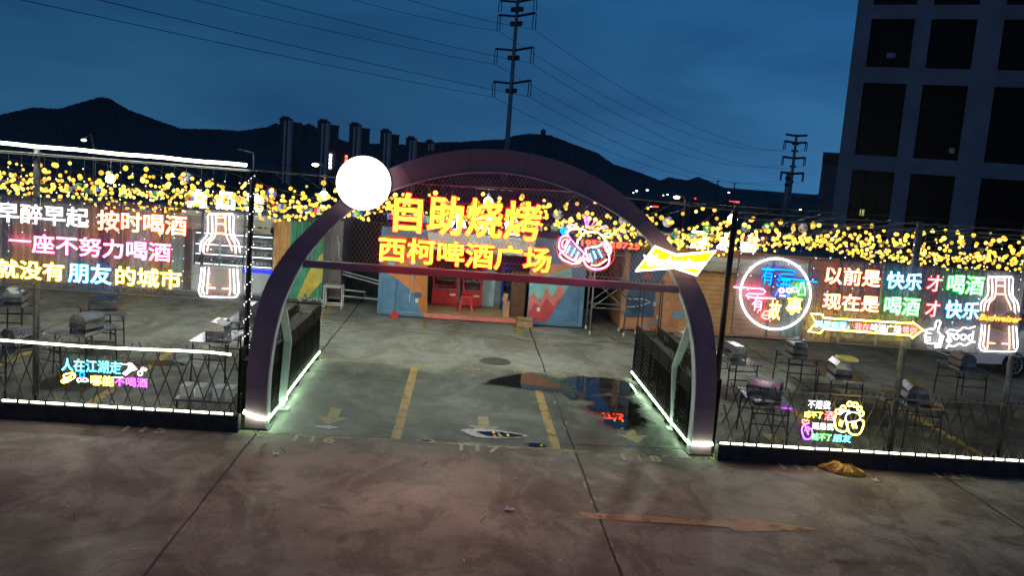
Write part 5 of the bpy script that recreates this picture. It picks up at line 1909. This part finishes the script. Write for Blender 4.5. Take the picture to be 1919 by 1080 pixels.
for a in ((1046, 402, 7.4, .12, FC[1], FC[5], 'white football with black patches hanging above the neon mugs'), (1251, 416, 7.4, .13, FC[1], FC[5], 'white football hanging just right of the arch'), (1326, 428, 7.2, .11, FC[3], FC[1], 'green football hanging over the white letters right of the arch'),
          (1438, 427, 7.2, .12, FC[3], FC[1], 'green football hanging right of the thick black pole'), (1398, 427, 7.2, .11, mat('ball_grey', (.2, .2, .2)), FC[1], 'grey football hanging close to the thick black pole'), (508, 362, 7.2, .13, FC[2], FC[0], 'blue and red football hanging left of the arch'),
          (1505, 428, 7.0, .11, FC[1], FC[0], 'white and red football hanging above the neon ring'), (348, 333, 7.0, .13, FC[1], FC[2], 'white and blue football hanging above the left neon wall'), (1168, 414, 8.2, .12, FC[1], FC[5], 'white football hanging close inside the right side of the arch')):
    football(*a)

# ================================================================== far scenery: hills, towers, pylons, city
hillm = mat('hill_wood', (.022, .032, .045), .95, var=.25, scale=.004)  # bluish base colour puts a little distance haze into the woods
RIDGE = [(-500, 250), (-350, 235), (-200, 244), (-90, 222), (0, 215), (60, 201), (110, 204), (150, 192), (185, 182), (205, 184), (240, 205), (280, 220), (340, 241), (400, 242), (450, 245), (500, 238), (517, 231), (545, 240), (580, 231), (610, 250), (650, 266), (700, 269), (760, 271), (800, 267),
         (860, 266), (905, 263), (945, 261), (960, 255), (990, 250), (1030, 253), (1080, 272), (1120, 287), (1150, 308), (1190, 320), (1238, 338), (1255, 332), (1285, 338), (1310, 331), (1330, 340), (1360, 352), (1375, 358), (1400, 357), (1420, 362), (1440, 359), (1470, 367), (1500, 371), (1540, 362), (1600, 350), (1700, 352), (1800, 362), (1950, 372), (2200, 398)]
HD = 3500
rid = []
for i in range(len(RIDGE) - 1):
    a, b = RIDGE[i], RIDGE[i + 1]
    n = max(2, int((b[0] - a[0]) / 2.2))
    for k in range(n):
        t = k / n
        rid.append((a[0] + (b[0] - a[0]) * t, a[1] + (b[1] - a[1]) * t + random.uniform(-1.0, .6)))
rows = [[], [], [], [], []]
for px_, py_ in rid:
    p = far(px_, py_, HD)
    d = Vector((p.x - CAM.x, p.y - CAM.y, 0)).normalized()
    for j, (dist, f) in enumerate(((260, .55), (0, 1.0), (-180, .72), (-480, .36), (-950, .0))):
        z = -38 + (p.z + 38) * f + (random.uniform(-1.5, 1.5) if 0 < j < 4 and j != 1 else 0)
        rows[j].append(p + d * dist + Vector((0, 0, z - p.z)))
mb = MB()
n = len(rid)
vs = [q for r_ in rows for q in r_]
mb.add(vs, [(j * n + i, j * n + i + 1, (j + 1) * n + i + 1, (j + 1) * n + i) for j in range(4) for i in range(n - 1)])
struct(mb.build('hills', hillm))
p = far(1018, 249, HD)
dome = thing('radar_dome', 'small round radar dome on the hilltop right of the tall pylon', 'dome', tuple(p))
MB().sphere((p.x, p.y, p.z + 4), 11, 16, 10).build('shell', mat('dome_grey', (.06, .07, .08), .7), dome, True)
MB().tube([(p.x, p.y, p.z - 14), (p.x, p.y, p.z - 2)], 9, 12).build('base', mat('dome_grey'), dome)

AD = 1100
apw, aps, apr = mat('tower_dark', (.075, .080, .095), .8, var=.2, scale=.05), mat('tower_pale', (.40, .39, .42), .8, var=.1, scale=.05), mat('tower_roof', (.07, .075, .085), .8)
for (x0, x1, yt, cut, lab) in ((524, 566, 224, .62, 'apartment tower first from the left in the row before the hills'), (595, 636, 229, .66, 'apartment tower second from the left, above the orange street lamp'), (655, 694, 235, .62, 'apartment tower third from the left, right above the white disc'),
                               (713, 749, 247, .62, 'apartment tower fourth from the left, right of the white disc'), (761, 796, 261, .60, 'apartment tower fifth from the left, above the arch shoulder'), (797, 827, 267, .6, 'lowest apartment tower at the right end of the row')):
    a, b = far(x0, yt, AD), far(x1, yt, AD)
    u = (b - a)
    u.z = 0
    Lw = u.length
    u.normalize()
    v = Vector((-u.y, u.x, 0))
    zt, zb = (a.z + b.z) / 2, -34
    o = thing('apartment_tower', lab, 'building', (a.x, a.y, zb), group='distant apartment towers')
    def blk(mb, s0, s1, d0, d1, z0, z1):
        ps = [a + u * s + v * d for s, d in ((s0, d0), (s1, d0), (s1, d1), (s0, d1))]
        mb.prism([(q.x, q.y, z0) for q in ps], (0, 0, z1 - z0))
    mb = MB()
    blk(mb, 0, Lw * .56, 0, 18, zb, zt)
    blk(mb, Lw * cut, Lw, 4, 22, zb, zt - 4)
    blk(mb, Lw * .5, Lw * .7, 8, 20, zb, zt - 2)
    mb.build('wall', apw, o)
    mb = MB()
    blk(mb, Lw * .20, Lw * .30, -1.0, -.02, zb, zt - 2)
    blk(mb, Lw * .38, Lw * .54, -1.0, -.02, zb, zt - 1)
    mb.build('pale_panel', aps, o)
    mb = MB()
    blk(mb, Lw * .57, Lw * .61, 2, 8, zb, zt)
    mb.build('stair_shaft', mat('tower_paler', (.62, .60, .62), .8), o)
    mb = MB()
    blk(mb, -.5, Lw * .58, -.8, 18.5, zt, zt + 1.2)
    blk(mb, Lw * .08, Lw * .45, 3, 14, zt + 1.2, zt + 3.5)
    blk(mb, Lw * cut - .5, Lw + .5, 3.5, 22.5, zt - 4, zt - 2.6)
    mb.build('roof', apr, o)
ph, pl = mat('office_grey', (.10, .10, .115), .8, var=.2, scale=.05), mat('office_dark', (.045, .048, .058), .8, var=.2, scale=.05)
def px_block(x0, x1, yt, D, zb, depth, m, name, label, cat='building', group=None, extras=None):
    a, b = far(x0, yt, D), far(x1, yt, D)
    u = b - a
    u.z = 0
    Lw = u.length
    u.normalize()
    v = Vector((-u.y, u.x, 0))
    z1 = (a.z + b.z) / 2
    o = thing(name, label, cat, (a.x, a.y, zb), group=group)
    def blk(mb, s0, s1, d0, d1, z0, zz):
        ps = [a + u * (Lw * s) + v * d for s, d in ((s0, d0), (s1, d0), (s1, d1), (s0, d1))]
        mb.prism([(q.x, q.y, z0) for q in ps], (0, 0, zz - z0))
    mb = MB()
    blk(mb, 0, 1, 0, depth, zb, z1)
    mb.build('wall', m, o)
    mb = MB()
    blk(mb, -.01, 1.01, -.3, depth + .3, z1, z1 + (z1 - zb) * .02 + .4)
    mb.build('roof', apr, o)
    if extras:
        extras(o, blk, z1, Lw)
    return o
def lit_signs(o, blk, z1, Lw):
    for s0, cols in ((.02, ('w', 'w', 'w', 'w')), (.80, ('r', 'r', 'w', 'w', 'w'))):
        for k, c_ in enumerate(cols):
            mb = MB()
            blk(mb, s0, s0 + .12, -.9, -.3, z1 - 7 - k * 3.4, z1 - 4.6 - k * 3.4)
            mb.build('lit_character', LETW if c_ == 'w' else glow('red_character', (1, .12, .06), 4), o)
px_block(617, 655, 280, 800, -34, 14, pl, 'office_block', 'low office block with vertical lit signs beside the white disc', extras=lit_signs)
px_block(740, 765, 297, 900, -34, 14, ph, 'office_block', 'small pale block below the towers at the arch shoulder')
px_block(795, 822, 285, 950, -34, 14, ph, 'office_block', 'pale low block below the last apartment tower')
def shed_rows(o, blk, z1, Lw):
    for k in range(5):
        mb = MB()
        for i in range(16):
            blk(mb, .03 + i * .06, .065 + i * .06, -.12, -.02, z1 - 2.2 - k * 2.0, z1 - 1.2 - k * 2.0)
        mb.build('window_row', C_DARK, o)
shm = mat('shed_blue_grey', (.11, .13, .20), .8, var=.2, scale=.2)
px_block(845, 935, 332, 160, -14, 16, shm, 'factory_shed', 'bluish factory building seen through the mesh left of the pylon foot', extras=shed_rows)
px_block(965, 1110, 336, 170, -14, 16, shm, 'factory_shed', 'bluish factory building seen through the mesh right of the pylon foot', extras=shed_rows)
def wins(o, blk, z1, Lw):
    mb = MB()
    for k in range(3):
        for i in range(6):
            if random.random() < .7:
                blk(mb, .06 + i * .155, .15 + i * .155, -.2, -.02, z1 - 4 - k * 4, z1 - 2 - k * 4)
    if mb.v:
        mb.build('window', pl, o)
adj = ('pale', 'grey', 'dim', 'wide', 'narrow')
spots = [1192, 1206, 1222, 1240, 1256, 1275, 1296, 1312, 1330, 1352, 1372, 1398, 1420, 1440, 1452, 1500, 1515]
for i, x in enumerate(spots):
    w = random.uniform(9, 20)
    px_block(x, x + w, 378 + (x - 1190) * .035 + random.uniform(-7, 5), 720 + i * 6, -36, 12, random.choice((ph, ph, pl, shm)), 'town_building', 'small dim town building in the strip below the hills right of the arch', group='small town buildings below the hills', extras=wins)
for i, x in enumerate((860, 905, 700, 480, 430)):
    px_block(x, x + 30, (318, 322, 326, 322, 318)[i], 600, -36, 12, pl, 'town_building', 'dark low town building in front of the apartment towers', group='dark town buildings before the towers')

# distant lamps
def street_lamp(px_, py_, D, r, m, label, arm=True):
    p = far(px_, py_, D)
    o = thing('street_lamp', label, 'street lamp', (p.x, p.y, -12 if D > 60 else 0))
    zb = (-12 if D > 60 else 0)
    mb = MB()
    s_ = .6 * D / 60
    mb.tube([(p.x + s_, p.y, zb), (p.x + s_, p.y, p.z - .3), (p.x + s_ * .7, p.y, p.z + .25), (p.x, p.y, p.z + r * .6)], .05 * D / 60, 6)
    mb.build('post', STEEL(), o)
    MB().sphere(tuple(p), r, 8, 6, (1.3, 1.0, .6)).build('lamp_head', m, o)
AMBL = glow('sodium_light', (1, .38, .12), 30)
street_lamp(591, 309, 150, .45, AMBL, 'glowing orange street lamp left of the white disc')
street_lamp(1268, 370, 150, .42, AMBL, 'glowing orange street lamp below the hill right of the arch')
street_lamp(157, 262.5, 38, .09, glow('dim_lamp', (1, .98, .9), 2.2), 'street lamp with a pale head rising over the left light strip')
p = far(455, 282, 34)
o = thing('street_lamp', 'unlit grey curved street lamp above the wrapped black pole', 'street lamp', (p.x + .45, p.y, 0))
q = far(475, 312, 34)
MB().tube([(q.x, q.y, 0), (q.x, q.y, q.z - .1), (q.x, q.y, q.z + .35), (q.x - .05, q.y, q.z + .5), (p.x + .1, p.y, p.z + .0), (p.x - .05, p.y, p.z + .03)], .035, 6).build('post', STEEL(), o)
MB().sphere((p.x - .08, p.y, p.z + .02), .09, 8, 6, (1.7, 1, .5)).build('lamp_head', STEEL(), o)
DW = glow('distant_white_light', (1, .97, .92), 9)
DR = glow('distant_red_light', (1, .05, .03), 5)
for i, (px_, py_, w, m, lab) in enumerate(((1187, 361, 1, DW, 'white lamp'), (1193, 358, 1.6, DW, 'white lamp'), (1213, 356.5, 1.6, DW, 'white lamp'), (1243, 366, 1, DW, 'white lamp'), (1251, 364.5, 1.2, DW, 'white lamp'), (1366, 361, 1.4, DW, 'white lamp'), (1220, 387.5, 1.6, DW, 'white lamp'), (1500, 393, 1.4, DW, 'white lamp'), (1303, 372, 1.3, DR, 'red lamp'))):
    p = far(px_, py_, 400)
    o = thing('distant_lamp', 'tiny distant ' + lab + ' shining in the town below the hills', 'lamp', (p.x, p.y, -20), group='distant town lamps')
    MB().tube([(p.x, p.y, -30), (p.x, p.y, p.z)], .12, 5).build('post', C_DARK, o)
    MB().sphere(tuple(p), .24 * w, 7, 5, (1.4, 1, .7)).build('lamp_head', m, o)
for px_, py_, lab, n in ((1230, 387, 'tiny red lit sign left of the orange street lamp', 3), (1378, 378, 'tiny red lit sign in the town above the thick black pole', 5)):
    o = None
    for k in range(n):
        p = far(px_ + (k - n / 2) * 4, py_ + k * .2, 400)
        if o is None:
            o = thing('roof_sign', lab, 'sign', (p.x, p.y, -20))
        MB().box((p.x, p.y, p.z), (.62, .2, .62)).build('lit_character', DR, o)
    MB().box((p.x - n / 2, p.y + .8, (p.z - 30) / 2), (n * 1.1, 1, p.z + 30)).build('wall', pl, o)
# row of tiny lit posts along the saddle
for i in range(9):
    p = far(848 + i * 9.5, 266 - i * .1 + (i % 2) * 1.2, HD - 6)
    o = thing('ridge_post', 'tiny pale post in the row along the hill ridge left of the pylon', 'post', (p.x, p.y, p.z), group='row of posts on the ridge')
    MB().b2((p.x - 1.6, p.y - 1, p.z - 14), (p.x + 1.6, p.y + 1, p.z + 2)).build('column', mat('ridge_post_pale', (.16, .15, .14), .8), o)

# pylons and power lines
PYM = mat('pylon_steel', (.16, .19, .22), .5, .3, var=.15, scale=.6)
PYD = mat('pylon_dark', (.035, .042, .055), .6, var=.2)
def pylon(base_px, arms, D, r0, r1, topz, label):
    pb = far(*base_px, D)
    o = thing('power_pylon', label, 'pylon', (pb.x, pb.y, -12))
    MB().tube([(pb.x, pb.y, -12), (pb.x, pb.y, topz)], r0, 14, r2=r1).build('shaft', PYM, o, True)
    tips = []
    for (cy_, l, rr, drop) in arms:
        zc = cy_
        A, B = onz(*l, zc), onz(*rr, zc)
        c = Vector((pb.x, pb.y, zc))
        A = c + (A - c) * 1.0
        dirv = (B - A)
        dirv.z = 0
        dirv.normalize()
        hl = (B - A).length / 2
        A, B = c - dirv * hl, c + dirv * hl
        mb = MB()
        mb.tube([A + Vector((0, 0, .15)), c + Vector((0, 0, -.12)), B + Vector((0, 0, .15))], .14 * D / 105, 6)
        mb.box(tuple(c - Vector((0, 0, .95 * D / 105))), (1.6, .35, .5), rz=math.atan2(dirv.y, dirv.x))
        am = mb.build('cross_arm', PYD, o)
        mb = MB()
        for e_ in (A, B):
            for dx in (-.18, .18):
                if drop:
                    mb.tube([e_ + dirv * dx + Vector((0, 0, .15)), e_ + dirv * dx * 1.3 - Vector((0, 0, drop))], .055 * D / 105, 5)
            tips.append(e_ - Vector((0, 0, drop)))
        if drop:
            mb.build('insulator', PYD, am)
    return o, tips
def zat(px_, py_, D):
    return far(px_, py_, D).z
DN = 105
_, tn = pylon((946, 330), [(zat(957, 154, DN), (923, 153), (991, 151), 1.65), (zat(962, 92, DN), (928, 91), (997, 88), 1.65), (zat(967, 28, DN), (934, 29), (1001, 25), 1.65), (zat(970, 1, DN), (936, 2), (1002, -2), 1.2)], DN, .40, .17, zat(970, -30, DN), 'tall grey pylon with four cross arms rising behind the arch')
DF = 237
_, tf = pylon((1478, 380), [(zat(1489, 325, DF), (1466, 324), (1507, 326), 2.0), (zat(1492, 296, DF), (1470, 295), (1511, 297), 2.0), (zat(1495, 267, DF), (1474, 266), (1514, 269), 2.0), (zat(1497, 254, DF), (1476, 253), (1516, 255), 0)], DF, .62, .28, zat(1497, 252, DF), 'distant pylon beside the banded chimney near the dark tower')
pc = far(1472, 385, 300)
ch = thing('chimney', 'pale chimney with black bands standing beside the distant pylon', 'chimney', (pc.x, pc.y, -12))
zt = zat(1476, 322, 300)
MB().tube([(pc.x, pc.y, -12), (pc.x, pc.y, zt)], 1.0, 14, r2=.85).build('shaft', mat('chimney_pale', (.22, .24, .27), .7), ch, True)
mb = MB()
for ya, yb in ((322, 326), (331, 337), (344, 349)):
    mb.tube([(pc.x, pc.y, zat(1475, yb, 300)), (pc.x, pc.y, zat(1475, ya, 300) + .05)], 1.06, 14)
mb.build('band', mat('band_black', (.015, .015, .018), .7), ch)
wm = mat('line_wire', (.012, .014, .02), .7)
exits = {0: (145, 0), 1: (285, 0), 2: (437, 0), 3: (560, 0), 4: (717, 0), 5: (817, 0)}
for k in range(6):
    a = tn[k]
    q = onz(*exits[k], a.z + .2)
    b = a + (q - a) * 2.2
    b.z = a.z + .6
    pts = hang(a, b, .8, 24)
    tag(MB().tube(pts, .022, 4).build('power_line', wm), 'power line running from the tall pylon out over the upper left', 'power line', 'power lines of the upper left')
    e_ = tf[k]
    pts = hang(a, e_, 4.2, 30)
    tag(MB().tube(pts, .026, 4).build('power_line', wm), 'power line sagging from the tall pylon to the distant pylon', 'power line', 'power lines between the pylons')
for x, y0_, y1_ in ((1346, 338, 385), (1377, 343, 360)):
    a, b = far(x, y0_, 500), far(x - 2, y1_, 500)
    o = thing('radio_mast', 'thin dark mast on the far hill, ' + ('nearer the arch' if x < 1360 else 'nearer the distant pylon'), 'mast', (b.x, b.y, -20))
    MB().tube([(a.x, a.y, -30), (a.x, a.y, a.z)], .28, 5).build('shaft', PYD, o)
    MB().box((a.x, a.y, a.z - .4), (2.2, .3, .3)).build('cross_arm', PYD, o)

# dark office tower on the right
ang = R(116)
U = Vector((math.sin(ang), math.cos(ang), 0))
NV = Vector((-U.y, U.x, 0))
C0 = far(1584, 199, 60)
C0.z = 0
tw_ = thing('office_tower', 'dark blue office tower with a grid of deep windows at the upper right', 'building', tuple(C0))
WT = mat('tower_wall_tile', (.085, .135, .225), .7, var=.15, scale=.6)
WG = mat('tower_glass', (.004, .004, .007), .35, var=.3, scale=.4, spec=.12)
WI = mat('tower_frame', (.010, .012, .018), .6, spec=.2)
sx = [0, .90, 3.35, 4.26, 6.72, 8.12, 10.7, 11.6, 14.1, 15.0, 17.5, 18.9, 21.5, 22.4]
rows_ = [(-12, -3.2), (-2.3, .1), (1.0, 5.82), (6.76, 11.17), (12.14, 15.03), (15.87, 19.2), (20.1, 24.3), (25.2, 28.4), (29.3, 33)]
def fbox(mb, s0, s1, d0, d1, z0, z1):
    ps = [C0 + U * s + NV * d for s, d in ((s0, d0), (s1, d0), (s1, d1), (s0, d1))]
    mb.prism([(q.x, q.y, z0) for q in ps], (0, 0, z1 - z0))
mb = MB()
zs = [-12]
for i in range(len(rows_)):
    za = rows_[i - 1][1] if i else -12
    zb_ = rows_[i][0]
    if zb_ - za > .05:
        fbox(mb, 0, sx[-1], 0, .5, za, zb_)
    for j in range(0, len(sx) - 1, 2):
        fbox(mb, sx[j], sx[j + 1], .003, .497, rows_[i][0], rows_[i][1])
fbox(mb, 0, sx[-1], 0, .5, 33, 34.5)
mb.build('facade', WT, tw_)
mb = MB()
fbox(mb, 0, .4, .5, 16, -12, 34)
fbox(mb, sx[-1] - .4, sx[-1], .5, 16, -12, 34)
fbox(mb, .4, sx[-1] - .4, 15.6, 16, -12, 34)
mb.build('wall', WT, tw_)
mb = MB()
fbox(mb, .4, sx[-1] - .4, .5, 15.6, 33.2, 33.8)
mb.build('roof', apr, tw_)
for i, (z0, z1) in enumerate(rows_[2:6]):
    for j in range(1, 7, 2):
        s0, s1 = sx[j], sx[j + 1]
        mb = MB()
        fbox(mb, s0, s1, .40, .43, z0, z1)
        w = mb.build('window', WG, tw_)
        mb = MB()
        for k in range(1, 3):
            s_ = s0 + (s1 - s0) * k / 3
            fbox(mb, s_ - .03, s_ + .03, .34, .40, z0, z1)
        for k in range(1, 4 if z1 - z0 > 4 else 3):
            z_ = z0 + (z1 - z0) * k / (4 if z1 - z0 > 4 else 3)
            fbox(mb, s0, s1, .345, .395, z_ - .03, z_ + .03)
        mb.build('frame', WI, w)
mb = MB()
for (i, (z0, z1)) in enumerate(rows_):
    if i < 2 or i > 5:
        fbox(mb, .41, sx[-1] - .41, .46, .49, z0, z1)
    else:
        fbox(mb, sx[6] + .02, sx[-1] - .41, .46, .49, z0, z1)
mb.build('upper_glazing', WG, tw_)
mb = MB()
s0 = 1.75
fbox(mb, 1.62, 1.88, .35, .38, 3.0, 3.4)
fbox(mb, 2.15, 2.35, .35, .38, 3.38, 3.43)
mb.build('lit_pane', glow('window_lit_yellow', (.9, .8, .25), .45), tw_)
mb = MB()
fbox(mb, 2.0, 2.5, .36, .38, 12.75, 13.1)
mb.build('lit_pane', glow('window_lit_blue', (.10, .10, .6), .05), tw_)
mb = MB()
fbox(mb, 6.2, 6.5, .36, .38, 7.2, 7.5)
mb.build('lit_pane', glow('window_lit_pale', (.5, .55, .7), .03), tw_)
px_block(1541, 1590, 305, 75, -12, 12, WT, 'office_block', 'lower dark block attached to the left foot of the dark office tower')
